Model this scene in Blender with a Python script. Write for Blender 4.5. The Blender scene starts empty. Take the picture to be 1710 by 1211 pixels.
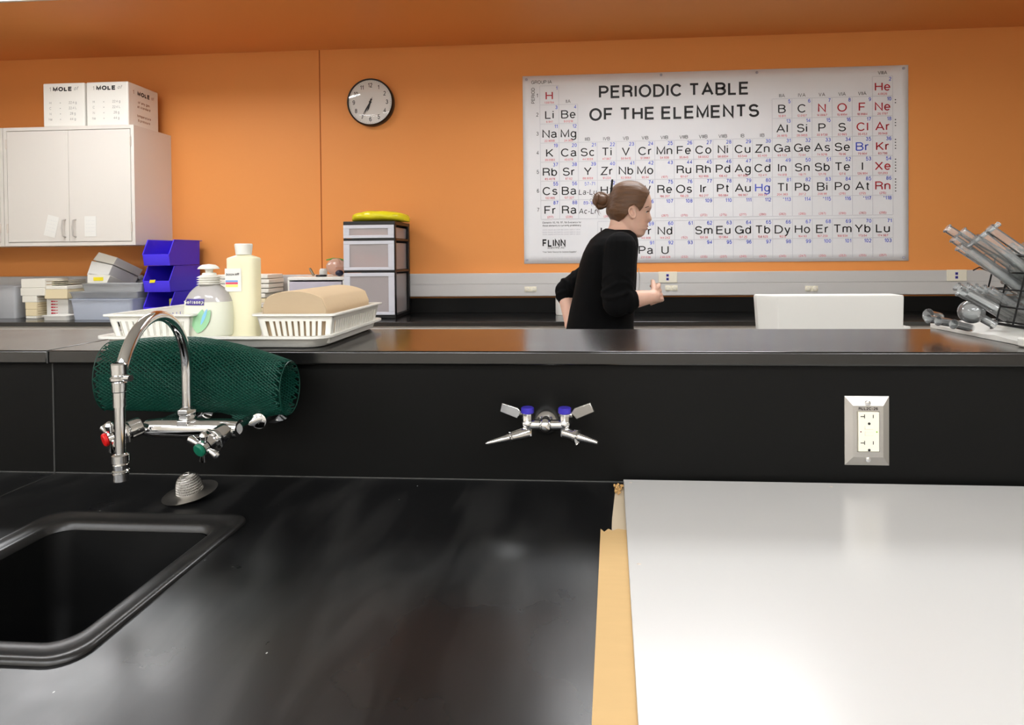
import bpy, bmesh, math, random
from mathutils import Vector, Matrix, noise
random.seed(7)
PI = math.pi
scene = bpy.context.scene
C = scene.collection

# ------------------------------------------------------------------ camera
W_, H_ = 1710.0, 1211.0
F_, CX, CY = 999.0, 887.2, 437.15
YAW, PITCH, ROLL = 0.0686, -0.0114, -0.0091
EYE = Vector((0, 0, 1.283))
_fw = Vector((-math.sin(YAW)*math.cos(PITCH), math.cos(YAW)*math.cos(PITCH), math.sin(PITCH)))
_r0 = Vector((math.cos(YAW), math.sin(YAW), 0))
_u0 = _r0.cross(_fw)
RT = math.cos(ROLL)*_r0 + math.sin(ROLL)*_u0
UP = -math.sin(ROLL)*_r0 + math.cos(ROLL)*_u0
FW = _fw
cam_data = bpy.data.cameras.new('camera')
cam = bpy.data.objects.new('camera', cam_data); C.objects.link(cam)
cam_data.sensor_fit = 'HORIZONTAL'; cam_data.sensor_width = 36.0
cam_data.lens = F_/W_*36.0
cam_data.shift_x = (W_/2-CX)/W_
cam_data.shift_y = (CY-H_/2)/W_
cam_data.clip_start = 0.02
m = Matrix((RT, UP, -FW)).transposed().to_4x4(); m.translation = EYE
cam.matrix_world = m
scene.camera = cam

scene.view_settings.view_transform = 'Standard'
scene.view_settings.look = 'None'
scene.view_settings.gamma = 1.0
scene.view_settings.use_curve_mapping = False
scene.cycles.transparent_max_bounces = 48      # many thin glass walls lie behind one another
scene.view_settings.exposure = 0.95
world = bpy.data.worlds.new('world'); scene.world = world; world.use_nodes = True
world.node_tree.nodes['Background'].inputs[0].default_value = (0.9, 0.92, 1, 1)
world.node_tree.nodes['Background'].inputs[1].default_value = 0.2
LAMP = 10.0          # brightness of every ceiling troffer diffuser

def at(u, v, Y=None, X=None, Z=None):
    d = FW + RT*((u-CX)/F_) - UP*((v-CY)/F_)
    if Y is not None: t = Y/d.y
    elif X is not None: t = X/d.x
    else: t = (Z-EYE.z)/d.z
    return EYE + d*t

# ------------------------------------------------------------------ materials
def lin(c):
    c = c/255.0
    return c/12.92 if c <= 0.04045 else ((c+0.055)/1.055)**2.4
_mats = {}
def mat(name, rgb, rough=0.5, metal=0.0, trans=0.0, ior=1.45, spec=0.5, coat=0.0, emit=0.0,
        bump=0.0, bscale=40.0, bstretch=(1, 1, 1), var=0.0, vscale=8.0, sheen=0.0, alpha=1.0, sss=0.0):
    if name in _mats: return _mats[name]
    mt = bpy.data.materials.new(name); mt.use_nodes = True
    nt = mt.node_tree; b = nt.nodes['Principled BSDF']
    col = (lin(rgb[0]), lin(rgb[1]), lin(rgb[2]), 1)
    b.inputs['Base Color'].default_value = col
    b.inputs['Roughness'].default_value = rough
    b.inputs['Metallic'].default_value = metal
    b.inputs['Transmission Weight'].default_value = trans
    b.inputs['IOR'].default_value = ior
    b.inputs['Specular IOR Level'].default_value = spec
    b.inputs['Coat Weight'].default_value = coat
    b.inputs['Sheen Weight'].default_value = sheen
    b.inputs['Alpha'].default_value = alpha
    if sss:
        b.inputs['Subsurface Weight'].default_value = sss
        b.inputs['Subsurface Radius'].default_value = (0.02, 0.008, 0.004)
    if emit:
        b.inputs['Emission Color'].default_value = col
        b.inputs['Emission Strength'].default_value = emit
    tc = nt.nodes.new('ShaderNodeTexCoord')
    if bump:
        mp = nt.nodes.new('ShaderNodeMapping'); mp.inputs['Scale'].default_value = bstretch
        nz = nt.nodes.new('ShaderNodeTexNoise'); nz.inputs['Scale'].default_value = bscale
        nz.inputs['Detail'].default_value = 4
        bp = nt.nodes.new('ShaderNodeBump'); bp.inputs['Strength'].default_value = bump
        bp.inputs['Distance'].default_value = 0.004
        nt.links.new(tc.outputs['Object'], mp.inputs[0]); nt.links.new(mp.outputs[0], nz.inputs['Vector'])
        nt.links.new(nz.outputs['Fac'], bp.inputs['Height']); nt.links.new(bp.outputs[0], b.inputs['Normal'])
    if var:
        mp = nt.nodes.new('ShaderNodeMapping'); mp.inputs['Scale'].default_value = bstretch
        nz = nt.nodes.new('ShaderNodeTexNoise'); nz.inputs['Scale'].default_value = vscale
        nz.inputs['Detail'].default_value = 5
        mx = nt.nodes.new('ShaderNodeMix'); mx.data_type = 'RGBA'
        mx.inputs['A'].default_value = tuple(min(1, c*(1-var)) for c in col[:3])+(1,)
        mx.inputs['B'].default_value = tuple(min(1, c*(1+var)) for c in col[:3])+(1,)
        nt.links.new(tc.outputs['Object'], mp.inputs[0]); nt.links.new(mp.outputs[0], nz.inputs['Vector'])
        nt.links.new(nz.outputs['Fac'], mx.inputs['Factor']); nt.links.new(mx.outputs['Result'], b.inputs['Base Color'])
    _mats[name] = mt
    return mt

def thin_material(name, tint=(240, 244, 244), cloud=0.0, rough=0.04, cloud_rgb=None, gloss=1.0, ior=1.5):
    """thin-walled clear or milky plastic / glass: passes light straight through, reflects by angle"""
    if name in _mats: return _mats[name]
    mt = bpy.data.materials.new(name); mt.use_nodes = True; nt = mt.node_tree; N = nt.nodes.new; L = nt.links.new
    nt.nodes.remove(nt.nodes['Principled BSDF']); out = nt.nodes['Material Output']
    tr = N('ShaderNodeBsdfTransparent'); tr.inputs[0].default_value = tuple(lin(c) for c in tint)+(1,)
    cc_ = cloud_rgb or tint
    df = N('ShaderNodeBsdfDiffuse'); df.inputs[0].default_value = tuple(lin(c) for c in cc_)+(1,)
    tl_ = N('ShaderNodeBsdfTranslucent'); tl_.inputs[0].default_value = tuple(lin(c) for c in cc_)+(1,)
    m0 = N('ShaderNodeMixShader'); m0.inputs[0].default_value = .22; L(df.outputs[0], m0.inputs[1]); L(tl_.outputs[0], m0.inputs[2])
    m1 = N('ShaderNodeMixShader'); m1.inputs[0].default_value = cloud; L(tr.outputs[0], m1.inputs[1]); L(m0.outputs[0], m1.inputs[2])
    gs = N('ShaderNodeBsdfGlossy'); gs.inputs['Roughness'].default_value = rough
    fr_ = N('ShaderNodeFresnel'); fr_.inputs['IOR'].default_value = ior
    mu_ = N('ShaderNodeMath'); mu_.operation = 'MULTIPLY'; mu_.inputs[1].default_value = gloss; mu_.use_clamp = True; L(fr_.outputs[0], mu_.inputs[0])
    m2 = N('ShaderNodeMixShader'); L(mu_.outputs[0], m2.inputs[0]); L(m1.outputs[0], m2.inputs[1]); L(gs.outputs[0], m2.inputs[2])
    L(m2.outputs[0], out.inputs['Surface']); _mats[name] = mt
    return mt

def epoxy_material(name, base=(30, 30, 31), r0=0.30, r1=0.46, scratches=True, spec=0.5):
    mt = bpy.data.materials.new(name); mt.use_nodes = True
    nt = mt.node_tree; b = nt.nodes['Principled BSDF']; N = nt.nodes.new; L = nt.links.new
    tc = N('ShaderNodeTexCoord')
    b.inputs['Specular IOR Level'].default_value = spec
    nz = N('ShaderNodeTexNoise'); nz.inputs['Scale'].default_value = 5; nz.inputs['Detail'].default_value = 6
    L(tc.outputs['Object'], nz.inputs['Vector'])
    mr = N('ShaderNodeMapRange'); mr.inputs['From Min'].default_value = 0.35; mr.inputs['From Max'].default_value = 0.65
    mr.inputs['To Min'].default_value = r0; mr.inputs['To Max'].default_value = r1
    L(nz.outputs['Fac'], mr.inputs['Value']); L(mr.outputs[0], b.inputs['Roughness'])
    c = tuple(lin(x) for x in base)
    if not scratches:
        b.inputs['Base Color'].default_value = c+(1,)
        return mt
    # grey smears: soft stretched noise ; dust flecks: sparse small cells
    mp = N('ShaderNodeMapping'); mp.inputs['Rotation'].default_value = (0, 0, 0.5); mp.inputs['Scale'].default_value = (9, 2.2, 2)
    L(tc.outputs['Object'], mp.inputs[0])
    n2 = N('ShaderNodeTexNoise'); n2.inputs['Scale'].default_value = 1.6; n2.inputs['Detail'].default_value = 7; n2.inputs['Distortion'].default_value = .6
    L(mp.outputs[0], n2.inputs['Vector'])
    r2 = N('ShaderNodeMapRange'); r2.inputs['From Min'].default_value = 0.48; r2.inputs['From Max'].default_value = 0.75
    r2.inputs['To Max'].default_value = 0.3
    L(n2.outputs['Fac'], r2.inputs['Value'])
    m3 = N('ShaderNodeMapping'); m3.inputs['Scale'].default_value = (60, 38, 40); m3.inputs['Rotation'].default_value = (0, 0, -.7)
    L(tc.outputs['Object'], m3.inputs[0])
    vo = N('ShaderNodeTexVoronoi'); vo.inputs['Scale'].default_value = 1.0
    L(m3.outputs[0], vo.inputs['Vector'])
    lt = N('ShaderNodeMath'); lt.operation = 'LESS_THAN'; lt.inputs[1].default_value = 0.06
    L(vo.outputs['Distance'], lt.inputs[0])
    sep = N('ShaderNodeSeparateColor'); L(vo.outputs['Color'], sep.inputs[0])
    gt = N('ShaderNodeMath'); gt.operation = 'GREATER_THAN'; gt.inputs[1].default_value = 0.88
    L(sep.outputs[0], gt.inputs[0])
    mu = N('ShaderNodeMath'); mu.operation = 'MULTIPLY'; L(lt.outputs[0], mu.inputs[0]); L(gt.outputs[0], mu.inputs[1])
    mx = N('ShaderNodeMix'); mx.data_type = 'RGBA'
    mx.inputs['A'].default_value = c+(1,); mx.inputs['B'].default_value = (0.075, 0.073, 0.07, 1)
    L(r2.outputs[0], mx.inputs['Factor'])
    my = N('ShaderNodeMix'); my.data_type = 'RGBA'
    my.inputs['B'].default_value = (0.5, 0.5, 0.48, 1)
    L(mx.outputs['Result'], my.inputs['A']); L(mu.outputs[0], my.inputs['Factor'])
    L(my.outputs['Result'], b.inputs['Base Color'])
    return mt

M_orange = mat('orange_paint', (234, 152, 80), rough=0.55, spec=0.4, bump=0.05, bscale=220)
M_soffit = mat('orange_soffit_paint', (232, 150, 78), rough=0.5, spec=0.5, bump=0.05, bscale=220)
M_seam = mat('dark_orange_joint', (170, 84, 20), rough=0.7)
M_white_wall = mat('plain_wall_paint', (214, 208, 198), rough=0.8)
M_ceiling = mat('ceiling_tile', (232, 230, 224), rough=0.9, bump=0.2, bscale=120)
M_floor = mat('vinyl_floor', (140, 136, 130), rough=0.5, var=0.15, vscale=30)
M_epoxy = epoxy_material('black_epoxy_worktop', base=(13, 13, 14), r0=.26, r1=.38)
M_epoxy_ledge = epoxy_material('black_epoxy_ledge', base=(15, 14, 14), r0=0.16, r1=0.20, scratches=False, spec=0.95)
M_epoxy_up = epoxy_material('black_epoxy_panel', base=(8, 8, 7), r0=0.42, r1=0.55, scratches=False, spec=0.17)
M_sink = epoxy_material('black_sink_resin', base=(12, 12, 12), r0=0.32, r1=0.45, scratches=False)
M_caulk = mat('grey_joint_filler', (70, 70, 68), rough=0.6)
M_chrome = mat('chrome', (225, 225, 225), rough=0.07, metal=1.0)
M_steel = mat('brushed_steel', (196, 192, 186), rough=0.32, metal=1.0, bump=0.03, bscale=30, bstretch=(1, 1, 30))
M_alu = mat('anodised_raceway', (206, 204, 202), rough=0.36, metal=0.12, bump=0.02, bscale=50)
M_ivory = mat('ivory_plastic', (240, 234, 214), rough=0.4)
M_black = mat('matt_black', (16, 16, 17), rough=0.6)
M_blackpl = mat('black_plastic', (24, 23, 24), rough=0.35)
M_white = mat('white_plastic', (238, 236, 228), rough=0.35)
M_whitep = mat('white_paper', (236, 234, 228), rough=0.85)
M_board = mat('white_laminate_board', (212, 210, 207), rough=0.22, spec=0.5)
M_card = mat('tan_cardboard', (214, 178, 124), rough=0.85, var=0.05, vscale=14, bstretch=(1, 8, 1))
M_cardt = mat('torn_cardboard_core', (186, 146, 92), rough=0.95, bump=0.5, bscale=160)
M_cab = mat('pale_laminate', (226, 220, 212), rough=0.4)
M_cabside = mat('pale_laminate_side', (214, 202, 190), rough=0.5)
M_green = mat('green_netting', (8, 62, 50), rough=0.4, spec=0.5)
M_blue = mat('blue_bin_plastic', (70, 48, 226), rough=0.4)
M_yellow = mat('yellow_label', (246, 226, 40), rough=0.6)
M_red = mat('red_plastic', (206, 24, 24), rough=0.35)
M_greenb = mat('green_plastic', (14, 104, 78), rough=0.35)
M_bluebtn = mat('blue_index_cap', (60, 50, 170), rough=0.35)
M_ink = mat('black_ink', (26, 25, 26), rough=0.5)
M_inkred = mat('red_ink', (186, 30, 44), rough=0.5)
M_inkblue = mat('blue_ink', (84, 104, 214), rough=0.5)
M_inkpink = mat('pink_ink', (224, 120, 130), rough=0.5)
M_inkgrey = mat('grey_ink', (204, 204, 210), rough=0.5)
M_poster = mat('poster_vinyl', (234, 234, 236), rough=0.30, spec=0.5)
M_glass = thin_material('clear_glass', (248, 250, 250), cloud=.2, rough=.05, gloss=1.5)
M_clearpl = thin_material('clear_plastic', (240, 242, 246), cloud=.6, rough=.15)
M_frost = thin_material('frosted_drawer_plastic', (248, 240, 240), cloud=.42, rough=.3)
M_paperb = mat('kraft_paper_towel', (226, 198, 160), rough=0.9, bump=0.1, bscale=90)
M_papere = mat('kraft_towel_edges', (190, 168, 138), rough=0.95, bump=0.12, bscale=60, bstretch=(1, 1, 14))
M_soap = mat('milky_soap', (244, 246, 228), rough=0.25, trans=0.15, ior=1.2)
M_soapclear = mat('clear_bottle_plastic', (238, 238, 236), rough=0.1, trans=0.8, ior=1.2)
M_amber = mat('pale_yellow_liquid_bottle', (250, 245, 212), rough=0.3, trans=0.15, ior=1.2)
M_cream = mat('cream_card', (238, 222, 184), rough=0.8)
M_creamw = mat('off_white_card', (240, 236, 224), rough=0.75)
M_skin = mat('skin', (234, 190, 168), rough=0.5, sss=0.15)
M_hair = mat('brown_hair', (98, 66, 40), rough=0.46, bump=0.7, bscale=9, bstretch=(.8, 8, 10), var=0.5, vscale=9, sheen=0.15)
M_cloth = mat('black_knit', (8, 8, 9), rough=0.95, spec=.2, bump=0.35, bscale=14)
M_lip = mat('lips', (196, 112, 104), rough=0.45)
M_brow = mat('brow_hair', (84, 54, 34), rough=0.7)
M_eye = mat('eye_white', (226, 222, 216), rough=0.2)
M_foam = mat('white_foam', (242, 240, 234), rough=0.7)

# ------------------------------------------------------------------ mesh builder
class MB:
    def __init__(s): s.bm = bmesh.new()
    def _add(s, vs, fs, mi=0):
        v = [s.bm.verts.new(p) for p in vs]
        out = []
        for f in fs:
            try:
                q = s.bm.faces.new([v[i] for i in f]); q.material_index = mi; out.append(q)
            except ValueError: pass
        return v
    def box(s, x0, x1, y0, y1, z0, z1, M=None, mi=0):
        vs = [Vector((x, y, z)) for z in (z0, z1) for y in (y0, y1) for x in (x0, x1)]
        if M is not None: vs = [M @ p for p in vs]
        s._add(vs, [(0, 2, 3, 1), (4, 5, 7, 6), (0, 1, 5, 4), (2, 6, 7, 3), (0, 4, 6, 2), (1, 3, 7, 5)], mi)
        return s
    def prism(s, pts, vec, mi=0):
        n = len(pts); a = [Vector(p) for p in pts]; b = [p+Vector(vec) for p in a]
        s._add(a+b, [tuple(range(n))[::-1], tuple(range(n, 2*n))]+[(i, (i+1) % n, n+(i+1) % n, n+i) for i in range(n)], mi)
        return s
    def rings(s, rings, closed_ring=True, cap=True, mi=0):
        n = len(rings[0]); vs = [p for r in rings for p in r]; fs = []
        for j in range(len(rings)-1):
            for i in range(n if closed_ring else n-1):
                k = (i+1) % n
                fs.append((j*n+i, j*n+k, (j+1)*n+k, (j+1)*n+i))
        if cap and closed_ring:
            fs.append(tuple(range(n))[::-1]); fs.append(tuple(range((len(rings)-1)*n, len(rings)*n)))
        s._add(vs, fs, mi); return s
    def tube(s, pts, r, n=12, cap=True, flat=1.0, mi=0):
        pts = [Vector(p) for p in pts]; rr = r if isinstance(r, (list, tuple)) else [r]*len(pts)
        t0 = (pts[1]-pts[0]).normalized()
        a = Vector((0, 0, 1)) if abs(t0.z) < 0.9 else Vector((1, 0, 0))
        nrm = (a-t0*a.dot(t0)).normalized(); rings = []
        for i, p in enumerate(pts):
            if i == 0: t = t0
            elif i == len(pts)-1: t = (pts[i]-pts[i-1]).normalized()
            else: t = ((pts[i+1]-p).normalized()+(p-pts[i-1]).normalized()); t = t.normalized() if t.length > 1e-6 else t0
            nrm = (nrm-t*nrm.dot(t)); nrm = nrm.normalized() if nrm.length > 1e-6 else Vector((1, 0, 0))
            bn = t.cross(nrm)
            rings.append([p+nrm*math.cos(2*PI*k/n)*rr[i]+bn*math.sin(2*PI*k/n)*rr[i]*flat for k in range(n)])
        return s.rings(rings, cap=cap, mi=mi)
    def cyl(s, p0, p1, r0, r1=None, n=24, cap=True, mi=0):
        return s.tube([p0, p1], [r0, r0 if r1 is None else r1], n=n, cap=cap, mi=mi)
    def lathe(s, prof, origin=(0, 0, 0), axis=(0, 0, 1), n=32, sx=1.0, sy=1.0, cap=True, mi=0):
        ax = Vector(axis).normalized(); q = Vector((0, 0, 1)).rotation_difference(ax); o = Vector(origin)
        rings = [[o+q @ Vector((r*math.cos(2*PI*k/n)*sx, r*math.sin(2*PI*k/n)*sy, h)) for k in range(n)] for r, h in prof]
        return s.rings(rings, cap=cap, mi=mi)
    def ball(s, c, r, n=20, M=None, mi=0):
        if not isinstance(r, (tuple, list)): r = (r, r, r)
        rings = []; c = Vector(c)
        for j in range(0, n//2+1):
            th = max(0.02, min(PI-0.02, PI*j/(n//2)))
            ring = []
            for k in range(n):
                p = Vector((r[0]*math.sin(th)*math.cos(2*PI*k/n), r[1]*math.sin(th)*math.sin(2*PI*k/n), -r[2]*math.cos(th)))
                if M is not None: p = M @ p
                ring.append(c+p)
            rings.append(ring)
        return s.rings(rings, mi=mi)
    def caps(s, p0, r0, p1, r1, n=16):           # tapered limb with round ends
        p0, p1 = Vector(p0), Vector(p1); s.tube([p0, p1], [r0, r1], n=n); s.ball(p0, r0, n); s.ball(p1, r1, n); return s
    def build(s, name, mats, parent=None, bevel=0.0, smooth=True, angle=38, seg=2, thick=0.0):
        bm = s.bm
        bmesh.ops.recalc_face_normals(bm, faces=bm.faces)
        me = bpy.data.meshes.new(name); bm.to_mesh(me); bm.free()
        for mm in (mats if isinstance(mats, (list, tuple)) else [mats]): me.materials.append(mm)
        if smooth:
            for p in me.polygons: p.use_smooth = True
            me.set_sharp_from_angle(angle=math.radians(angle))
        o = bpy.data.objects.new(name, me); C.objects.link(o)
        if parent is not None: attach(o, parent)
        if thick:
            md = o.modifiers.new('thick', 'SOLIDIFY'); md.thickness = thick; md.offset = 0
        if bevel:
            md = o.modifiers.new('bevel', 'BEVEL'); md.width = bevel; md.segments = seg; md.limit_method = 'ANGLE'
            md.angle_limit = math.radians(40)
        return o

def wpos(o):
    p = Vector(o.location)
    return p + wpos(o.parent) if o.parent else p
def attach(o, parent):
    o.parent = parent; o.location = Vector(o.location)-wpos(parent)
def tag(o, label, cat, group=None, kind=None):
    o['label'] = label; o['category'] = cat
    if group: o['group'] = group
    if kind: o['kind'] = kind
    return o
def thing(name, label, cat, loc, group=None):
    o = bpy.data.objects.new(name, None); C.objects.link(o); o.location = loc
    o.empty_display_size = 0.05
    return tag(o, label, cat, group)
def struct(o): o['kind'] = 'structure'; return o
def copy_thing(root, delta, label, group=None):
    r = root.copy(); C.objects.link(r); r.location = Vector(root.location)+Vector(delta); r['label'] = label
    if group: r['group'] = group
    for ch in list(root.children):
        c = ch.copy(); C.objects.link(c); c.parent = r
        for g in ch.children:
            d = g.copy(); C.objects.link(d); d.parent = c
    return r
# ---- plain grotesque stroke lettering: every glyph is a set of open paths on a cap height of 1
def _arc(cx, cy, rx, ry, a0, a1, n=10):
    return [(cx+rx*math.cos(math.radians(a0+(a1-a0)*i/n)), cy+ry*math.sin(math.radians(a0+(a1-a0)*i/n))) for i in range(n+1)]
def _glyphs():
    G = {}; A = _arc; X = .73
    o = lambda w: [A(w/2, X/2, w/2, X/2, 90, 450, 16)]
    G['A'] = (.74, [[(0, 0), (.37, 1), (.74, 0)], [(.13, .33), (.61, .33)]])
    G['B'] = (.62, [[(0, 0), (0, 1), (.34, 1)]+A(.34, .77, .24, .23, 90, -90, 8)[1:]+[(0, .54)], [(.34, .54)]+A(.34, .27, .28, .27, 90, -90, 8)+[(0, 0)]])
    G['C'] = (.72, [A(.37, .5, .37, .5, 38, 322, 18)])
    G['D'] = (.68, [[(0, 0), (0, 1), (.28, 1)]+A(.28, .5, .40, .5, 90, -90, 12)+[(0, 0)]])
    G['E'] = (.58, [[(.58, 1), (0, 1), (0, 0), (.58, 0)], [(0, .53), (.53, .53)]])
    G['F'] = (.55, [[(.55, 1), (0, 1), (0, 0)], [(0, .50), (.48, .50)]])
    G['G'] = (.74, [A(.37, .5, .37, .5, 40, 330, 18)+[(.74, .22), (.74, .47), (.42, .47)], [(.74, .47), (.74, 0)]])
    G['H'] = (.62, [[(0, 0), (0, 1)], [(.62, 0), (.62, 1)], [(0, .53), (.62, .53)]])
    G['I'] = (.0, [[(0, 0), (0, 1)]])
    G['K'] = (.62, [[(0, 0), (0, 1)], [(.60, 1), (0, .36)], [(.20, .57), (.62, 0)]])
    G['L'] = (.50, [[(0, 1), (0, 0), (.50, 0)]])
    G['M'] = (.74, [[(0, 0), (0, 1), (.37, .08), (.74, 1), (.74, 0)]])
    G['N'] = (.62, [[(0, 0), (0, 1), (.62, 0), (.62, 1)]])
    G['O'] = (.78, [A(.39, .5, .39, .5, 90, 450, 22)])
    G['P'] = (.58, [[(0, 0), (0, 1), (.32, 1)]+A(.32, .73, .26, .27, 90, -90, 8)+[(0, .46)]])
    G['R'] = (.62, [[(0, 0), (0, 1), (.34, 1)]+A(.34, .75, .26, .25, 90, -90, 8)+[(0, .50)], [(.34, .50)]+[(.50, .47), (.58, .34), (.59, .1), (.63, 0)]])
    G['S'] = (.62, [A(.31, .74, .28, .26, 20, 235, 12)+[(.31, .52)]+A(.31, .27, .30, .27, 55, -165, 12)])
    G['T'] = (.62, [[(0, 1), (.62, 1)], [(.31, 1), (.31, 0)]])
    G['U'] = (.60, [[(0, 1), (0, .30)]+A(.30, .30, .30, .30, 180, 360, 12)+[(.60, 1)]])
    G['V'] = (.68, [[(0, 1), (.34, 0), (.68, 1)]])
    G['W'] = (.96, [[(0, 1), (.24, 0), (.48, .97), (.72, 0), (.96, 1)]])
    G['X'] = (.64, [[(0, 1), (.64, 0)], [(0, 0), (.64, 1)]])
    G['Y'] = (.66, [[(0, 1), (.33, .43), (.66, 1)], [(.33, .43), (.33, 0)]])
    G['Z'] = (.60, [[(.02, 1), (.60, 1), (0, 0), (.60, 0)]])
    G['Q'] = (.78, G['O'][1]+[[(.50, .22), (.78, -.04)]])
    G['J'] = (.46, [[(.46, 1), (.46, .25)]+A(.23, .25, .23, .25, 0, -180, 8)])
    G['a'] = (.46, [A(.22, .52, .21, .21, 160, 0, 8)+[(.43, .12), (.50, 0)], [(.43, .42), (.22, .40)]+A(.19, .20, .19, .20, 90, 270, 8)+A(.22, .26, .21, .26, -80, 0, 5)])
    G['b'] = (.46, [[(0, 0), (0, 1)], A(.23, X/2, .23, X/2, 180, 540, 16)])
    G['c'] = (.44, [A(.23, X/2, .23, X/2, 42, 318, 14)])
    G['d'] = (.46, [[(.46, 0), (.46, 1)], A(.23, X/2, .23, X/2, 0, 360, 16)])
    G['e'] = (.46, [[(0, .37), (.46, .37)]+A(.23, X/2, .23, X/2, 5, 320, 16)])
    G['f'] = (.28, [[(.12, 0), (.12, .82)]+A(.27, .82, .15, .17, 180, 95, 5), [(0, X), (.28, X)]])
    G['g'] = (.46, [[(.46, X), (.46, -.06)]+A(.23, -.04, .23, .22, 0, -160, 8), A(.23, X/2, .23, X/2, 0, 360, 16)])
    G['h'] = (.44, [[(0, 0), (0, 1)], [(0, .42)]+A(.22, .50, .22, .23, 170, 0, 8)+[(.44, 0)]])
    G['i'] = (.0, [[(0, 0), (0, X)], [(0, .88), (0, 1)]])
    G['l'] = (.0, [[(0, 0), (0, 1)]])
    G['m'] = (.74, [[(0, 0), (0, X)], [(0, .45)]+A(.185, .52, .185, .21, 170, 0, 8)+[(.37, 0)], [(.37, .45)]+A(.555, .52, .185, .21, 170, 0, 8)+[(.74, 0)]])
    G['n'] = (.44, [[(0, 0), (0, X)], [(0, .42)]+A(.22, .50, .22, .23, 170, 0, 8)+[(.44, 0)]])
    G['o'] = (.48, o(.48))
    G['p'] = (.46, [[(0, -.26), (0, X)], A(.23, X/2, .23, X/2, 180, 540, 16)])
    G['r'] = (.26, [[(0, 0), (0, X)], [(0, .45)]+A(.24, .45, .24, .27, 165, 85, 6)])
    G['s'] = (.42, [A(.21, .54, .19, .19, 20, 230, 8)+[(.21, .38)]+A(.21, .19, .20, .19, 60, -165, 8)])
    G['t'] = (.26, [[(.11, .94), (.11, .12)]+A(.23, .12, .12, .12, 180, 275, 5), [(0, X), (.26, X)]])
    G['u'] = (.44, [[(.44, 0), (.44, X)], [(0, X), (0, .24)]+A(.22, .23, .22, .23, 180, 350, 8)])
    G['y'] = (.46, [[(0, X), (.235, .02)], [(.46, X), (.20, -.12), (.12, -.24), (0, -.25)]])
    G['v'] = (.44, [[(0, X), (.22, 0), (.44, X)]])
    G['w'] = (.66, [[(0, X), (.165, 0), (.33, X), (.495, 0), (.66, X)]])
    G['x'] = (.42, [[(0, X), (.42, 0)], [(0, 0), (.42, X)]])
    G['k'] = (.42, [[(0, 0), (0, 1)], [(.40, X), (0, .26)], [(.14, .42), (.43, 0)]])
    G['0'] = (.46, [A(.23, .5, .23, .5, 90, 450, 16)])
    G['1'] = (.22, [[(0, .74), (.22, 1), (.22, 0)]])
    G['2'] = (.46, [A(.23, .73, .22, .27, 165, -30, 9)+[(0, 0), (.47, 0)]])
    G['3'] = (.46, [A(.22, .76, .20, .24, 160, -80, 9)+A(.22, .28, .24, .28, 80, -165, 10)])
    G['4'] = (.50, [[(.37, 0), (.37, 1), (0, .30), (.50, .30)]])
    G['5'] = (.46, [[(.42, 1), (.08, 1), (.03, .52)]+A(.22, .32, .24, .33, 115, -160, 11)])
    G['6'] = (.46, [A(.23, .30, .23, .30, 180, 540, 14), [(0, .30)]+A(.25, .55, .25, .45, 185, 45, 9)])
    G['7'] = (.46, [[(0, 1), (.46, 1), (.26, .5), (.14, 0)]])
    G['8'] = (.46, [A(.23, .76, .20, .24, 90, 450, 14), A(.23, .27, .23, .27, 90, 450, 14)])
    G['9'] = (.46, [A(.23, .70, .23, .30, 0, 360, 14), [(.46, .70)]+A(.21, .45, .25, .45, 5, -135, 9)])
    G['.'] = (.0, [[(0, 0), (0, .12)]]); G[','] = (.04, [[(.04, .1), (0, -.12)]]); G['-'] = (.30, [[(0, .36), (.30, .36)]])
    G['('] = (.16, [A(.30, .4, .30, .62, 120, 240, 8)]); G[')'] = (.16, [A(-.14, .4, .30, .62, 60, -60, 8)])
    G['*'] = (.24, [[(.12, 1), (.12, .74)], [(0, .93), (.24, .81)], [(0, .81), (.24, .93)]])
    G['='] = (.44, [[(0, .28), (.44, .28)], [(0, .52), (.44, .52)]]); G['"'] = (.12, [[(0, 1), (0, .75)], [(.12, 1), (.12, .75)]])
    G[':'] = (.0, [[(0, 0), (0, .12)], [(0, .5), (0, .62)]]); G['&'] = (.60, [[(.6, 0), (.12, .8)]+A(.26, .84, .14, .16, 180, 0, 6)+[(.05, .3)]+A(.22, .22, .2, .22, 160, 320, 6)+[(.58, .46)]])
    return G
GL = _glyphs()
def _ribbon(path, w):
    """flat band of width w along a path, mitred"""
    path = [p for i, p in enumerate(path) if i == 0 or math.dist(p, path[i-1]) > 1e-4]
    n = len(path); closed = math.dist(path[0], path[-1]) < 1e-4 and n > 4
    P = path[:-1] if closed else path; n = len(P); L, R = [], []
    for i, (x, y) in enumerate(P):
        a = P[i-1] if (i or closed) else None; b = P[(i+1) % n] if (i < n-1 or closed) else None
        d0 = None if a is None else Vector((x-a[0], y-a[1])).normalized()
        d1 = None if b is None else Vector((b[0]-x, b[1]-y)).normalized()
        if d0 is None: d0 = d1
        if d1 is None: d1 = d0
        n0, n1 = Vector((-d0.y, d0.x)), Vector((-d1.y, d1.x)); mm = n0+n1
        if mm.length < .15: mm = n0*1.0; k = 1
        else: mm.normalize(); k = min(1/max(.2, mm.dot(n0)), 2.2)
        L.append((x+mm.x*w/2*k, y+mm.y*w/2*k)); R.append((x-mm.x*w/2*k, y-mm.y*w/2*k))
    vs = L+R; fs = [(i, i+1, n+i+1, n+i) for i in range(n-1)]
    if closed: fs.append((n-1, 0, n, 2*n-1))
    return vs, fs
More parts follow.
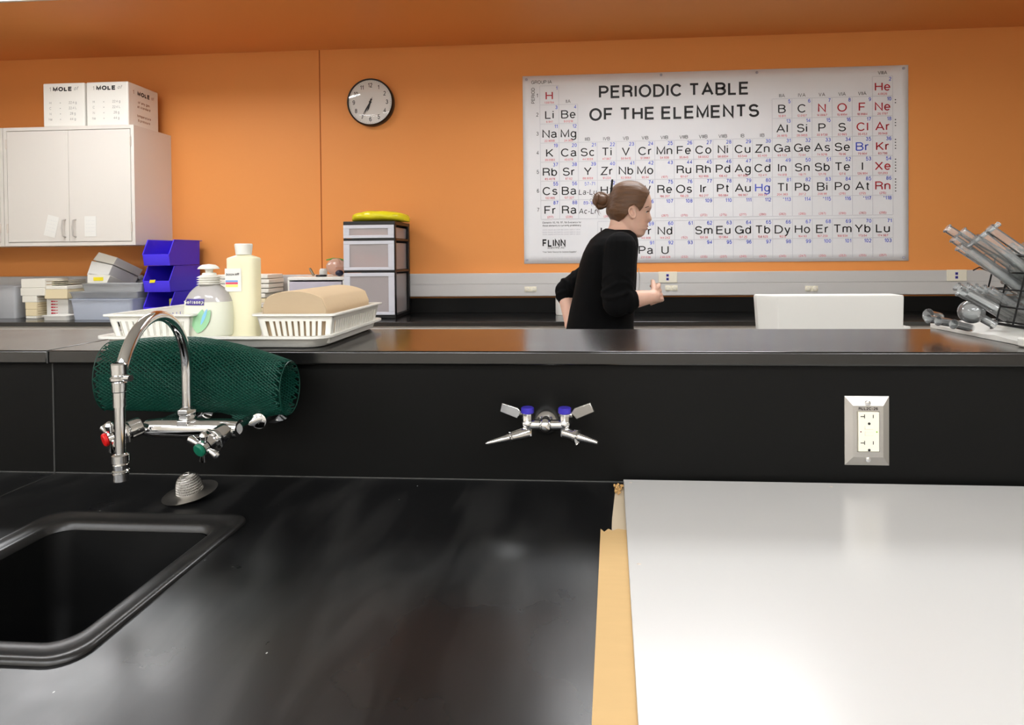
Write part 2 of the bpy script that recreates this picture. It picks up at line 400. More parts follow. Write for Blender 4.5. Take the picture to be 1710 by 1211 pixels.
def tex(mb, s, size, origin, ux=(1, 0, 0), uy=(0, 0, 1), align='CENTER', weight=.115, lift=0.0, slant=0.0, sx=1.0, mi=0, valign='CENTER', track=.13, **kw):
    """flat sans lettering on the plane (ux, uy); size is the cap height"""
    ux, uy, o = Vector(ux), Vector(uy), Vector(origin); x = 0; items = []; w = weight
    for ch in s:
        if ch == ' ': x += .34; continue
        if ch not in GL: x += .4; continue
        gw, paths = GL[ch]
        for p in paths:
            q = [(a, w/2+b*(1-w) if 0 <= b <= 1 else b) for a, b in p]
            vs, fs = _ribbon(q, w); items.append(([(a+x+w/2, b) for a, b in vs], fs))
        x += gw+w+track
    tot = x-track; x0 = {'CENTER': -tot/2, 'LEFT': 0, 'RIGHT': -tot}[align]; y0 = -.5 if valign == 'CENTER' else 0
    for vs, fs in items:
        mb._add([o+ux*((a+x0+(b)*slant)*size*sx)+uy*((b+y0)*size) for a, b in vs], fs, mi)
    return tot*size*sx
def superring(cx, cy, z, a, b, n=32, e=2.4):
    out = []
    for k in range(n):
        t = 2*PI*k/n; c, s_ = math.cos(t), math.sin(t)
        out.append(Vector((cx+a*math.copysign(abs(c)**(2/e), c), cy+b*math.copysign(abs(s_)**(2/e), s_), z)))
    return out
def remesh(mb, voxel, smooth_it=2, name='t'):
    """melt the overlapping shapes into one continuous surface"""
    bm = mb.bm; bmesh.ops.recalc_face_normals(bm, faces=bm.faces)
    me = bpy.data.meshes.new(name); bm.to_mesh(me); bm.free()
    o = bpy.data.objects.new(name, me); C.objects.link(o)
    md = o.modifiers.new('r', 'REMESH'); md.mode = 'VOXEL'; md.voxel_size = voxel; md.use_smooth_shade = True
    if smooth_it:
        ms = o.modifiers.new('s', 'SMOOTH'); ms.iterations = smooth_it; ms.factor = 0.5
    dg = bpy.context.evaluated_depsgraph_get()
    me2 = bpy.data.meshes.new_from_object(o.evaluated_get(dg))
    bpy.data.objects.remove(o)
    return me2

# ------------------------------------------------------------------ setting
YW = 3.98                       # rear orange wall
ZC = 0.90                       # worktop height
XL, XR, YF = -4.6, 4.4, -3.6
z_soffit = at(700, 78, Y=YW).z
z_ceil = z_soffit+0.17
y_soff = at(60, 3, Z=z_soffit).y
H = z_ceil
def plane_box(name, m, *a, bevel=0):
    return struct(MB().box(*a).build(name, m, bevel=bevel))
plane_box('floor', M_floor, XL-.1, XR+.1, YF-.1, YW+.1, -.1, 0)
plane_box('ceiling', M_ceiling, XL-.1, XR+.1, YF-.1, y_soff-.001, H, H+.08)
plane_box('wall_back', M_orange, XL-.1, XR+.1, YW, YW+.1, 0, H+.08)
plane_box('wall_left', M_white_wall, XL-.1, XL, YF, YW, 0, H)
plane_box('wall_right', M_white_wall, XR, XR+.1, YF, YW, 0, H)
plane_box('wall_front', M_white_wall, XL-.1, XR+.1, YF-.1, YF, 0, H)
plane_box('trim_3', M_white_wall, XL, XR, y_soff-.02, y_soff-.0005, z_soffit+.003, H)
plane_box('trim_1', M_soffit, XL, XR, y_soff, YW, z_soffit, H+.08)          # dropped soffit over the rear wall
xs = at(535.5, 260, Y=YW).x
zr_top = at(900, 456, Y=YW-.05).z; zr_bot = at(900, 495, Y=YW-.05).z
plane_box('trim_2', M_seam, xs-.0035, xs+.0035, YW-.0015, YW, zr_top-.02, z_soffit-.001)   # wall panel joint

# ceiling troffers
def troffer(x, y, label):
    t = thing('ceiling_light', label, 'light', (x, y, H), 'ceiling troffers')
    f = MB(); w, d = .61, .31
    f.box(x-w, x+w, y-d, y-d+.03, H-.012, H-.001).box(x-w, x+w, y+d-.03, y+d, H-.012, H-.001)
    f.box(x-w, x-w+.03, y-d+.03, y+d-.03, H-.012, H-.001).box(x+w-.03, x+w, y-d+.03, y+d-.03, H-.012, H-.001)
    f.build('frame', M_white, t)
    MB().box(x-w+.03, x+w-.03, y-d+.03, y+d-.03, H-.008, H-.002).build('diffuser', mat('lit_diffuser', (250, 252, 255), rough=0.5, emit=LAMP), t)
for cn, x in (('left', -2.6), ('right', 0.55)):
    troffer(x, 2.80, 'white recessed ceiling troffer at the soffit edge, %s of the pair' % cn)
for rn, y in (('just behind the viewpoint', -1.3), ('farthest behind the viewpoint', -2.9)):
    for cn, x in (('left', -3.3), ('centre left', -1.55), ('centre right', 0.2), ('right', 2.1)):  # right column is added, unseen, to brighten the right side of the room
        troffer(x, y, 'unseen white recessed ceiling troffer %s, %s of its row' % (rn, cn))

# ------------------------------------------------------------------ front bench
YB, YLF, YLR = 1.0075, 0.9925, 1.295
ZLT, ZLB = 1.122, 1.0985
def epoxy(name, label, cat, a, m, bevel=.003):
    return tag(MB().box(*a).build(name, m, bevel=bevel), label, cat)
xj = at(92, 790.5, Z=ZC).x
yb0 = .28
# worktop right of the joint, with the sink opening
sx0, sx1 = at(96, 855, Z=ZC).x, at(424, 864, Z=ZC).x
sy1, sy0 = at(300, 861, Z=ZC).y, at(30, 1113, Z=ZC).y
def rrect(x0, x1, y0, y1, r, z, n=8):
    out = []
    for cx_, cy_, a0 in ((x1-r, y1-r, 0), (x0+r, y1-r, 90), (x0+r, y0+r, 180), (x1-r, y0+r, 270)):
        for k in range(n+1):
            a = math.radians(a0+90*k/n); out.append(Vector((cx_+r*math.cos(a), cy_+r*math.sin(a), z)))
    return out
wt = MB()
g = .0006
wt.box(xj+g, 1.9, sy1-.012, YB, ZC-.025, ZC); wt.box(xj+g, 1.9, yb0, sy0+.012, ZC-.025, ZC)
wt.box(sx1-.012, 1.9, sy0+.012, sy1-.012, ZC-.025, ZC); wt.box(xj+g, sx0+.012, sy0+.012, sy1-.012, ZC-.025, ZC)
w = tag(wt.build('worktop', M_epoxy, smooth=False), 'scuffed black epoxy worktop with the drop-in sink and the white board', 'worktop')
epoxy('worktop', 'black epoxy worktop continuing left of the joint beside the sink', 'worktop', (-2.2, xj-g, yb0, YB, ZC-.025, ZC), M_epoxy)
xj2 = at(90, 700, Y=YB).x
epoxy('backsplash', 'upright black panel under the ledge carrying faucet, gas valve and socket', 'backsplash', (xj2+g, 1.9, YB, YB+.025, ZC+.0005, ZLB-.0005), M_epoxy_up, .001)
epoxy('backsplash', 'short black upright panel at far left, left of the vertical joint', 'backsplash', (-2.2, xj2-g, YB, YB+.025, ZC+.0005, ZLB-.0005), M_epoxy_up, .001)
xj3 = at(79, 595, Y=YLF).x
epoxy('ledge', 'long black raised ledge carrying the dish tray and glassware', 'shelf', (xj3+g, 1.9, YLF, YLR, ZLB, ZLT), M_epoxy_ledge)
epoxy('ledge', 'left end of the raised black ledge, left of the joint near the faucet', 'shelf', (-2.2, xj3-g, YLF, YLR, ZLB, ZLT), M_epoxy_ledge)
# thin beads of filler in the joints, each a part of the slab it seals
def slab_(nm, k=0): return [o for o in C.objects if o.name.split('.')[0] == nm][k]
MB().cyl((xj+g, YB-.0008, ZC+.0008), (1.9, YB-.0008, ZC+.0008), .0011, n=6).box(xj-.0006, xj+.0006, yb0, YB, ZC-.02, ZC+.0002).build('joint_filler', M_caulk, slab_('worktop', 0))
MB().cyl((-2.2, YB-.0008, ZC+.0008), (xj-g, YB-.0008, ZC+.0008), .0011, n=6).build('joint_filler', M_caulk, slab_('worktop', 1))
MB().cyl((xj2, YB-.0002, ZC+.002), (xj2, YB-.0002, ZLB-.001), .0013, n=6).build('joint_filler', M_caulk, slab_('backsplash', 0))
MB().cyl((xj3, YLF, ZLB+.001), (xj3, YLF, ZLT-.001), .0012, n=6).build('joint_filler', M_caulk, slab_('ledge', 0))
epoxy('worktop', 'black worktop on the far side of the ledge, below the white instrument', 'worktop', (-2.2, 1.9, YLR-.015, 2.06, ZC-.025, ZC), M_epoxy_ledge)
# bench carcass: plinth and panelled body below both worktops
t = thing('bench_cabinet', 'pale laminate base cabinets under the black bench', 'cabinet', (0, .3, 0))
bb = MB(); bb.box(-2.15, 1.85, .33, .35, .1, .87); bb.box(-2.15, 1.85, 1.25, 1.27, .1, ZLB-.002); bb.box(-2.15, 1.85, 1.99, 2.01, .1, .87); bb.box(-2.15, 1.85, 1.27, 1.99, .08, .1); bb.box(-2.15, -2.13, .35, 1.25, .1, .87)
bb.box(1.83, 1.85, .35, 1.25, .1, .87); bb.box(-2.15, 1.85, .35, 1.25, .08, .1); bb.box(-2.1, 1.8, .4, 1.2, .0, .08)
bb.build('body', M_cab, t, bevel=.002)
for k in range(8):
    x0 = -2.14+k*.4975
    d = MB().box(x0, x0+.49, .312, .3295, .12, .86).build('door', M_cab, t, bevel=.002)
    hx = x0+(.45 if k % 2 == 0 else .04)
    MB().tube([(hx, .3115, .62), (hx, .285, .62), (hx, .285, .74), (hx, .3115, .74)], .004, n=8).build('handle', M_steel, d)

# sink
t = thing('sink', 'black resin drop-in sink at lower left of the bench', 'sink', ((sx0+sx1)/2, (sy0+sy1)/2, ZC-.2))
rm = MB()
prof = [(0, .0005), (.0005, .0035), (.003, .0052), (.0085, .0052), (.0115, .0028), (.025, .0018), (.030, .0022), (.0335, .0005), (.036, -.008)]
rm.rings([rrect(sx0+o, sx1-o, sy0+o, sy1-o, max(.012, .030-o*.1), ZC+h) for o, h in prof], cap=False)
rm.build('rim', epoxy_material('sink_rim_resin', base=(34, 33, 32), r0=.3, r1=.4, scratches=False), t, angle=60)
bs = MB(); o0 = .037
bs.rings([rrect(sx0+o, sx1-o, sy0+o, sy1-o, .028, ZC+h) for o, h in ((o0, -.008), (o0+.004, -.10), (o0+.008, -.19), (o0+.03, -.212), (.13, -.216))], cap=False)
bs.box(sx0+.12, sx1-.12, sy0+.12, sy1-.12, ZC-.219, ZC-.2158)
bs.build('basin', M_sink, t, angle=60)
MB().lathe([(.001, .003), (.02, .003), (.032, .004), (.036, .0)], ((sx0+sx1)/2, (sy0+sy1)/2, ZC-.216), n=24).build('drain', M_steel, t)

# white board, cardboard
b0 = at(1041, 801, Z=ZC+.009); b1 = at(1066, 1211, Z=ZC+.009)
dirb = (b1-b0)
bf = b0+dirb*1.35; e1 = Vector((1.75, b0.y-.004, b0.z))
bd = MB().prism([(b0.x, b0.y, ZC+.0055), (e1.x, b0.y-.002, ZC+.0055), (e1.x, bf.y, ZC+.0055), (bf.x, bf.y, ZC+.0055)], (0, 0, .0038))
t = tag(bd.build('board', M_board, bevel=.0008), 'large glossy white board lying flat over cardboard on the worktop', 'board')
chips = MB()
for u, v in ((1053, 806), (1388, 813), (1067, 942)):
    p = at(u, v, Z=ZC+.0094); chips.lathe([(.0003, .0006), (.0022, .0003), (.0025, 0)], p, n=8, sx=1.2, sy=.8)
chips.build('chip', M_cabside, t)
pts = [at(u, v, Z=ZC+.0045) for u, v in ((1003, 884), (1008, 889), (1014, 890), (1021, 887), (1028, 813), (1050, 812))]
k2 = at(988, 1211, Z=ZC+.0045); k1 = at(1003, 884, Z=ZC+.0045); kf = k1+(k2-k1)*1.3
poly = [(p.x, p.y, ZC+.0006) for p in pts]+[(1.2, pts[-1].y, ZC+.0006), (1.2, kf.y, ZC+.0006), (kf.x, kf.y, ZC+.0006)]
# main sheet + thinner layer left after tearing
main = [(k1.x, k1.y)]+[(at(u, v, Z=ZC+.0045).x, at(u, v, Z=ZC+.0045).y) for u, v in ((1009, 889), (1016, 884), (1023, 887), (1032, 884), (1045, 886))]
main = main+[(1.2, main[-1][1]), (1.2, kf.y), (kf.x, kf.y)]
cdm = MB().prism([(x, y, ZC+.0022) for x, y in main], (0, 0, .0030))
t = tag(cdm.build('cardboard_sheet', M_card), 'tan cardboard sheet with a torn corner showing beside the white board', 'cardboard')
low = [(at(u, v, Z=ZC+.002).x, at(u, v, Z=ZC+.002).y) for u, v in ((1021, 900), (1022, 868), (1024, 850), (1027, 824), (1028, 812), (1060, 811))]
MB().prism([(x, y, ZC+.0006) for x, y in low]+[(low[-1][0], low[0][1], ZC+.0006)], (0, 0, .0016)).build('torn_layer', mat('pale_torn_card', (214, 196, 168), rough=.9), t)
cr = MB()
for k in range(14):
    p = at(1026+random.random()*12, 812+random.random()*16, Z=ZC+.005)
    q = p+Vector((random.uniform(-.006, .006), random.uniform(-.006, .006), random.uniform(0, .004)))
    cr.tube([p, (p+q)/2+Vector((0, 0, .002)), q], [.0016, .0022, .0008], n=6)
cr.build('torn_shred', M_cardt, t)

# ------------------------------------------------------------------ sink strainer
sc_ = at(318, 826, Z=ZC+.004)
t = thing('sink_strainer', 'small steel sink strainer shaped like a hat, upside down on the worktop', 'strainer', (sc_.x, sc_.y, ZC))
Rt = Matrix.Rotation(math.radians(-5), 4, 'Y') @ Matrix.Rotation(math.radians(7), 4, 'X')
base = Vector((sc_.x, sc_.y, ZC+.006))
def lat(prof, n=40): return [[base+Rt @ Vector((r*math.cos(2*PI*k/n), r*math.sin(2*PI*k/n), h)) for k in range(n)] for r, h in prof]
MB().rings(lat([(.019, .004), (.023, .002), (.037, .0), (.039, .0008), (.040, .0022), (.0385, .002), (.036, .0012), (.023, .0032), (.0195, .005), (.019, .004)]), cap=False).build('brim', M_steel, t)
dome = MB().rings(lat([(.0195, .004), (.0190, .012), (.0175, .020), (.0145, .027), (.010, .0315), (.005, .0335), (.0004, .034)], 28), cap=False)
dm = dome.build('mesh_bowl', M_steel, t)
wf = dm.modifiers.new('w', 'SUBSURF'); wf.levels = 1; wf.render_levels = 1
wf = dm.modifiers.new('w2', 'WIREFRAME'); wf.thickness = .0012; wf.use_replace = True
MB().rings(lat([(.0165, .003), (.016, .012), (.014, .020), (.011, .025), (.006, .028), (.0004, .029)], 24), cap=False).build('inner_shell', mat('dull_steel', (120, 116, 108), rough=.5, metal=.9), t)

# ------------------------------------------------------------------ faucet
FY = .885
pr = at(313, 700, Y=FY); zb = at(313, 715, Y=FY).z; fx = pr.x
tipy = .70; tip = at(202, 803, Y=tipy)
t = thing('faucet', 'chrome gooseneck laboratory faucet mounted on the black panel over the sink', 'faucet', (fx, YB, zb))
body = MB()
xl, xr = at(246, 715, Y=FY).x, at(400, 715, Y=FY).x
body.tube([(xl, FY, zb), (xl+.02, FY, zb), (fx-.02, FY, zb), (fx, FY, zb), (fx+.02, FY, zb), (xr-.02, FY, zb), (xr, FY, zb)], [.0125, .0150, .0150, .0158, .0150, .0150, .0135], n=24)
for x in (xl+.012, xr-.005):      # shanks to the panel
    body.tube([(x, FY, zb), (x, YB-.012, zb), (x, YB-.001, zb)], [.010, .010, .010], n=20)
body.build('mixer_body', M_chrome, t)
for x in (xl+.012, xr-.005):
    MB().lathe([(.011, -.002), (.014, 0), (.024, .006), (.026, .012), (.026, .0135)], (x, YB-.0145, zb), (0, 1, 0), n=28).build('wall_flange', M_chrome, t)
# extra round ferrule seen right of the body
fe = at(431, 704, Y=.925)
MB().lathe([(.0095, 0), (.0125, .001), (.0125, .006), (.009, .008), (.009, .068), (.019, .070), (.020, .0815)], (fe.x, YB-.082, fe.z), (0, 1, 0), n=28).build('wall_ferrule', M_chrome, t)
col = MB(); col.lathe([(.009, -.004), (.016, 0), (.016, .008), (.0125, .010), (.0125, .016), (.0145, .018), (.0145, .024), (.009, .028)], (fx, FY, zb+.006), n=6)
col.build('hex_nut', M_chrome, t, bevel=.0008)
# spout
R_ = (FY-tipy)/2; zapex = at(265, 519, Y=(FY+tipy)/2).z-.0075; zs = zapex-R_
dx = tip.x-fx
sp = [(fx, FY, zb+.03), (fx, FY, (zb+zs)/2), (fx, FY, zs-.01)]
for k in range(0, 25):
    a = PI*k/24; f = (1-math.cos(a))/2
    sp.append((fx+dx*f, FY-f*2*R_, zs+R_*math.sin(a)))
sp += [(tip.x, tipy, zs-.01), (tip.x, tipy, at(200, 606, Y=tipy).z)]
MB().tube(sp, [.0074]*(len(sp)-6)+[.0070]*6, n=24).build('gooseneck', M_chrome, t)
z6 = at(200, 606, Y=tipy).z; z655 = at(200, 655, Y=tipy).z; z755 = at(200, 757, Y=tipy).z; zt = tip.z
vb = MB(); L_ = z6-z655
vb.lathe([(.0070, 0), (.0080, .001), (.0082, L_*.32), (.0072, L_*.34), (.0100, L_*.42), (.0100, L_*.50), (.0072, L_*.56), (.0088, L_*.60), (.0088, L_*.95), (.0072, L_)], (tip.x, tipy, z655), n=24)
vb.cyl((tip.x, tipy, z655+L_*.47), (tip.x+.018, tipy-.004, z655+L_*.5), .004, n=12)
vb.build('vacuum_breaker', M_chrome, t)
MB().tube([(tip.x, tipy, z655), (tip.x, tipy, z755)], [.0062, .0056], n=20).build('drop_tube', M_chrome, t)
ar = MB(); L2 = z755-zt
ar.lathe([(.0050, 0), (.0082, .0005), (.0086, L2*.28), (.0076, L2*.30), (.0094, L2*.34), (.0094, L2*.38), (.0080, L2*.42), (.0086, L2*.60), (.0078, L2*.62), (.0095, L2*.68), (.0095, L2*.94), (.0062, L2)], (tip.x, tipy, zt), n=24)
ar.build('serrated_nozzle', M_chrome, t)
# valves
def valve(c, hd, m, left):
    v = MB(); c = Vector(c); hd = Vector(hd).normalized()
    v.lathe([(.0135, -.004), (.0145, 0), (.0145, .012), (.012, .014), (.012, .020), (.0105, .021), (.0105, .032)], c, hd, n=24)
    vo = v.build('valve_bonnet', M_chrome, t, angle=30)
    rg = MB(); rg.lathe([(.0115, .0155), (.0185, .0165), (.0185, .0195), (.0115, .0205)], c, hd, n=8); rg.build('packing_nut', M_chrome, t, bevel=.0006)
    h = MB(); hc = c+hd*.036
    side = hd.cross(Vector((0, 0, 1))).normalized(); up = side.cross(hd)
    h.lathe([(.008, -.004), (.011, -.002), (.011, .005), (.009, .006)], hc, hd, n=20)
    for k in range(4):
        a = math.radians(25+90*k); d = side*math.cos(a)+up*math.sin(a)
        h.tube([hc, hc+d*.014, hc+d*.026, hc+d*.029], [.0045, .0042, .0062, .003], n=12)
    ho = h.build('cross_handle', M_chrome, t)
    MB().lathe([(.0100, 0), (.0100, .003), (.0085, .0045), (.001, .005)], hc+hd*.006, hd, n=20).build('index_button', m, ho)
pL = at(232, 712, Y=FY-.01); valve((pL.x, FY-.012, pL.z), (-.55, -.75, -.22), M_red, True)
pR = at(375, 722, Y=FY-.01); valve((pR.x, FY-.012, pR.z), (-.30, -.85, -.32), M_greenb, False)

# ------------------------------------------------------------------ green netting roll
x0g, x1g = at(183, 640, Y=.945).x, at(483, 650, Y=.945).x
Lg = x1g-x0g
def net(s, tt):
    """s 0..Lg along the roll, tt arc parameter in radians (negative = hanging flap)"""
    f = s/Lg
    top = 1.153-.040*max(0, (f-.45)/.55)**1.6-.008*(1-f)*max(0, .3-f)/.3
    bot = 1.028-.004*f
    cz, rz = (top+bot)/2, (top-bot)/2
    ry = .040-.004*f
    k = 1-.05*max(0, tt)/(2*PI)
    a = -PI*0.62-tt                                   # starts at front underside, winds up the front and over
    if tt >= 0:
        y = .9485+ry*k*math.cos(a); z = cz+rz*k*math.sin(a)
        return Vector((x0g+s, y, z))
    y = .9485+ry*math.cos(-PI*.62); z = cz+rz*math.sin(-PI*.62)
    return Vector((x0g+s+tt*.01, y-.004*tt, z+tt*.03))
nb = MB(); T1 = 2*PI*1.22
kk = .012/.0078*.055                                   # metres of s per radian
def flap(s): 
    f = s/Lg
    return -.95*max(0, 1-abs(f-.80)/.13)
for sgn in (1, -1):
    s0 = -kk*T1 if sgn > 0 else 0
    s1 = Lg if sgn > 0 else Lg+kk*T1
    q = s0
    while q < s1:
        run = []
        tt = -1.0
        while tt <= T1:
            s_ = q+sgn*kk*tt
            ok = 0 <= s_ <= Lg and tt >= flap(s_)-.0001
            if ok: 
                wob = .0012*noise.noise(Vector((s_*30, tt*2, 5)))
                p = net(s_, tt); p.y += wob; run.append(p)
            if (not ok or tt+.16 > T1) and len(run) > 1:
                nb.tube(run, .00125, n=4, cap=False); run = []
            elif not ok: run = []
            tt += .16
        q += .0088
for s_ in (0.0005, Lg-.0005):                          # cut edges
    nb.tube([net(s_, k*.16) for k in range(int(T1/.16))], .0009, n=4, cap=False)
tag(nb.build('netting_roll', M_green, angle=80), 'loose roll of green plastic diamond netting behind the faucet', 'netting')

# ------------------------------------------------------------------ gas / air double turret
gc = at(912, 703, Y=YB-.02)
t = thing('gas_valve', 'chrome double gas valve with two hose nozzles on the black panel', 'valve', (gc.x, YB, gc.z))
fl = MB(); fl.lathe([(.0235*math.sin(a_), .006+.0235*math.cos(a_)) for a_ in [.05+k*(PI/2)/12 for k in range(13)]]+[(.0235, .0005)], (gc.x, YB, gc.z-.003), (0, -1, 0), n=32)
fl.build('ball_flange', mat('satin_chrome', (214, 214, 214), rough=.2, metal=1.0), t, angle=60)
hub = MB(); hub.ball((gc.x, YB-.052, gc.z+.002), (.0115, .012, .0125), n=20); hub.cyl((gc.x, YB-.03, gc.z+.002), (gc.x, YB-.05, gc.z+.002), .009, n=20)
for sgn in (-1, 1):
    hub.tube([(gc.x, YB-.05, gc.z+.002), (gc.x+sgn*.030, YB-.050, gc.z+.002)], [.0085, .0085], n=16)
hub.build('tee_body', M_chrome, t)
for sgn, tp, nz in ((-1, (811, 741), 0), (1, (999, 740), 1)):
    vx = at(912+sgn*31, 700, Y=YB-.05).x
    vv = MB(); zt_ = at(900, 690, Y=YB-.05).z; zb_ = at(900, 728, Y=YB-.05).z
    vv.lathe([(.0085, 0), (.0095, .001), (.0095, (zt_-zb_)*.45), (.0105, (zt_-zb_)*.5), (.0105, (zt_-zb_)*.6), (.009, (zt_-zb_)*.65), (.009, (zt_-zb_))], (vx, YB-.05, zb_), n=8)
    vv.build('valve_column', M_chrome, t, bevel=.0006)
    MB().lathe([(.0095, 0), (.0105, .001), (.0105, .008), (.009, .0095), (.001, .0098)], (vx, YB-.05, zt_), n=24).build('index_cap', M_bluebtn, t)
    e0 = at(912+sgn*44, 693, Y=YB-.052); e1_ = at(912+sgn*77, 680, Y=YB-.062)
    if sgn < 0: e1_ = at(837, 680, Y=YB-.030); e0 = at(870, 692, Y=YB-.04)
    dd = (e1_-e0).normalized(); up = Vector((0, 0, 1)); up = (up-dd*up.dot(dd)).normalized(); sd = dd.cross(up)
    h = MB(); st = Vector((vx, YB-.05, zt_-.002)); h.tube([st, e0], [.0035, .0045], n=10)
    L3 = (e1_-e0).length
    a = [e0+up*.004, e0+dd*.008+up*.0085, e0+dd*L3+up*.0075, e0+dd*L3-up*.0075, e0+dd*.004-up*.0085]
    h.prism([p+sd*.0018 for p in a], sd*-.0036)
    h.build('lever_handle', M_steel if sgn > 0 else M_chrome, t, bevel=.001)
    ps = Vector((vx, YB-.052, zb_+.006)); pe = at(tp[0], tp[1], Y=YB-.085)
    d = pe-ps; n_ = MB()
    if sgn < 0:
        n_.tube([ps, ps+d*.12, ps+d*.40, ps+d*.42, ps+d*.45, ps+d*.47, ps+d*.95, pe], [.010, .0095, .0075, .0085, .0085, .0062, .0028, .0012], n=20)
    else:
        prf = [(0, .010), (.12, .009), (.30, .0085), (.32, .0115), (.42, .0115), (.44, .0068)]
        for k in range(9): prf += [(.46+k*.058, .0070-k*.00035), (.50+k*.058, .0056-k*.00033)]
        prf += [(1, .0032)]
        n_.tube([ps+d*a_ for a_, _ in prf], [r_ for _, r_ in prf], n=20)
        nut = MB(); nut.tube([ps+d*.34-Vector((0, 0, .008)), ps+d*.40-Vector((0, 0, .012))], [.004, .0045], n=8); nut.build('set_screw', M_chrome, t)
    n_.build('hose_nozzle', M_chrome, t)

# ------------------------------------------------------------------ power socket on the black panel
o0, o1 = at(1409.5, 661, Y=YB), at(1484, 777, Y=YB)
ox0, ox1, oz1, oz0 = o0.x, o1.x, o0.z, o1.z; ocx, ocz = (ox0+ox1)/2, (oz0+oz1)/2
t = thing('wall_socket', 'ivory duplex power socket in a steel wall plate above the white board', 'socket', (ocx, YB, ocz))
hw, hh = (ox1-ox0)/2, (oz1-oz0)/2
def rect(a, b, y): return [Vector((ocx-a, y, ocz-b)), Vector((ocx+a, y, ocz-b)), Vector((ocx+a, y, ocz+b)), Vector((ocx-a, y, ocz+b))]
pl = MB().rings([rect(hw, hh, YB-.0004), rect(hw, hh, YB-.0015), rect(hw*.68, hh*.74, YB-.0062), rect(hw*.5, hh*.585, YB-.0065), rect(hw*.48, hh*.575, YB-.003)])
po = pl.build('plate', M_steel, t, smooth=False)
for z in (ocz+hh*.815, ocz-hh*.815):
    MB().lathe([(.0045, 0), (.0042, .0018), (.0025, .0026), (.0005, .0028)], (ocx, YB-.0050, z), (0, -1, 0), n=16).build('screw', M_chrome, t)
rc = MB().box(ocx-hw*.47, ocx+hw*.47, YB-.0085, YB-.003, ocz-hh*.57, ocz+hh*.57).build('receptacle', M_ivory, t, bevel=.0008)
y9 = YB-.0086
ct = MB()
for k in (0, 1):
    zc_ = ocz+(hh*.44 if k == 0 else -hh*.32)
    ct.box(ocx-.0130, ocx-.0062, y9-.0001, y9+.001, zc_-.0007, zc_+.0007)
    ct.box(ocx-.0074, ocx-.0062, y9-.0001, y9+.001, zc_-.0030, zc_+.0034)
    ct.box(ocx+.0062, ocx+.0074, y9-.0001, y9+.001, zc_-.0025, zc_+.0030)
    ct.lathe([(.0022, 0), (.0022, .001)], (ocx+.0005, y9+.0009, zc_-.0115), (0, -1, 0), n=12)
ct.build('slot', M_black, rc)
MB().box(ocx-.0065, ocx+.0065, y9-.001, y9+.001, ocz+.004, ocz+.010).box(ocx-.0065, ocx+.0065, y9-.001, y9+.001, ocz-.006, ocz+.0005).build('test_button', M_ivory, rc, bevel=.0004)
MB().lathe([(.0014, 0), (.001, .0008), (.0001, .001)], (ocx+.0125, y9+.0003, ocz), (0, -1, 0), n=10).build('indicator_lamp', mat('green_lens', (150, 200, 40), rough=.3), rc)
MB().lathe([(.0012, 0), (.001, .0006), (.0001, .0008)], (ocx-.0125, y9+.0003, ocz), (0, -1, 0), n=10).build('red_dot', mat('red_lens', (110, 30, 30), rough=.3), rc)
tm = MB(); tex(tm, 'RLL2C-26', .0046, (ocx, YB-.0068, ocz+hh*.66), weight=.2); tm.build('plate_lettering', M_ink, po)


# ------------------------------------------------------------------ rear counter
yc_f = 3.42; yb_w = YW-.022
epoxy('worktop', 'long black worktop along the orange wall behind the woman', 'worktop', (-4.5, 4.3, yc_f, YW-.001, ZC-.026, ZC), M_epoxy_ledge)
zbs = zr_bot-.012
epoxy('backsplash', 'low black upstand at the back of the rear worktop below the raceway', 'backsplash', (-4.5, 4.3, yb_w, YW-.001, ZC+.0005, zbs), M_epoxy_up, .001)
t = thing('base_cabinet', 'pale laminate base cabinets under the rear worktop', 'cabinet', (0, 3.5, 0))
bb = MB(); bb.box(-4.4, 4.2, yc_f+.04, YW-.03, .1, ZC-.027); bb.box(-4.35, 4.15, yc_f+.1, YW-.06, 0, .1); bb.build('body', M_cab, t)
for k in range(10):
    x0 = -4.39+k*.859
    d = MB().box(x0, x0+.84, yc_f+.022, yc_f+.039, .12, .85).build('door', M_cab, t, bevel=.002)
    MB().tube([(x0+.78, yc_f+.0215, .66), (x0+.78, yc_f-.002, .66), (x0+.78, yc_f-.002, .78), (x0+.78, yc_f+.0215, .78)], .004, n=8).build('handle', M_steel, d)
# raceway
t = thing('cable_raceway', 'long grey metal two-channel cable raceway along the orange wall', 'raceway', (0, YW, zr_bot))
zm = (zr_top+zr_bot)/2+.004
MB().box(-4.5, 4.3, YW-.042, YW-.0005, zr_bot, zr_top).build('body', M_alu, t, bevel=.003)
MB().box(-4.49, 4.29, YW-.0445, YW-.0415, zm+.002, zr_top-.004).build('cover', M_alu, t, bevel=.001)
MB().box(-4.49, 4.29, YW-.0445, YW-.0415, zr_bot+.004, zm-.002).build('cover', M_alu, t, bevel=.001)
YR = YW-.0445
def jack(u, v, label, cut=None):
    c = at(u, v, Y=YR); a, b = .060, .036
    t = thing('data_outlet', label, 'outlet', (c.x, YR, c.z), 'blue port outlets on the raceway')
    MB().box(c.x-a, c.x+a, YR-.006, YR-.0002, c.z-b, c.z+b).build('plate', M_ivory, t, bevel=.0025)
    for dz in (.012, -.012):
        p = MB().box(c.x-.010, c.x+.006, YR-.0075, YR-.0058, c.z+dz-.008, c.z+dz+.008).build('port', M_bluebtn, t)
        MB().box(c.x-.006, c.x+.002, YR-.0079, YR-.0073, c.z+dz-.004, c.z+dz+.003).build('opening', M_black, p)
jack(1115, 463, 'ivory data outlet with two blue ports, just right of the woman\'s hand')
jack(1597, 460, 'ivory data outlet with two blue ports, right end, near the glassware')
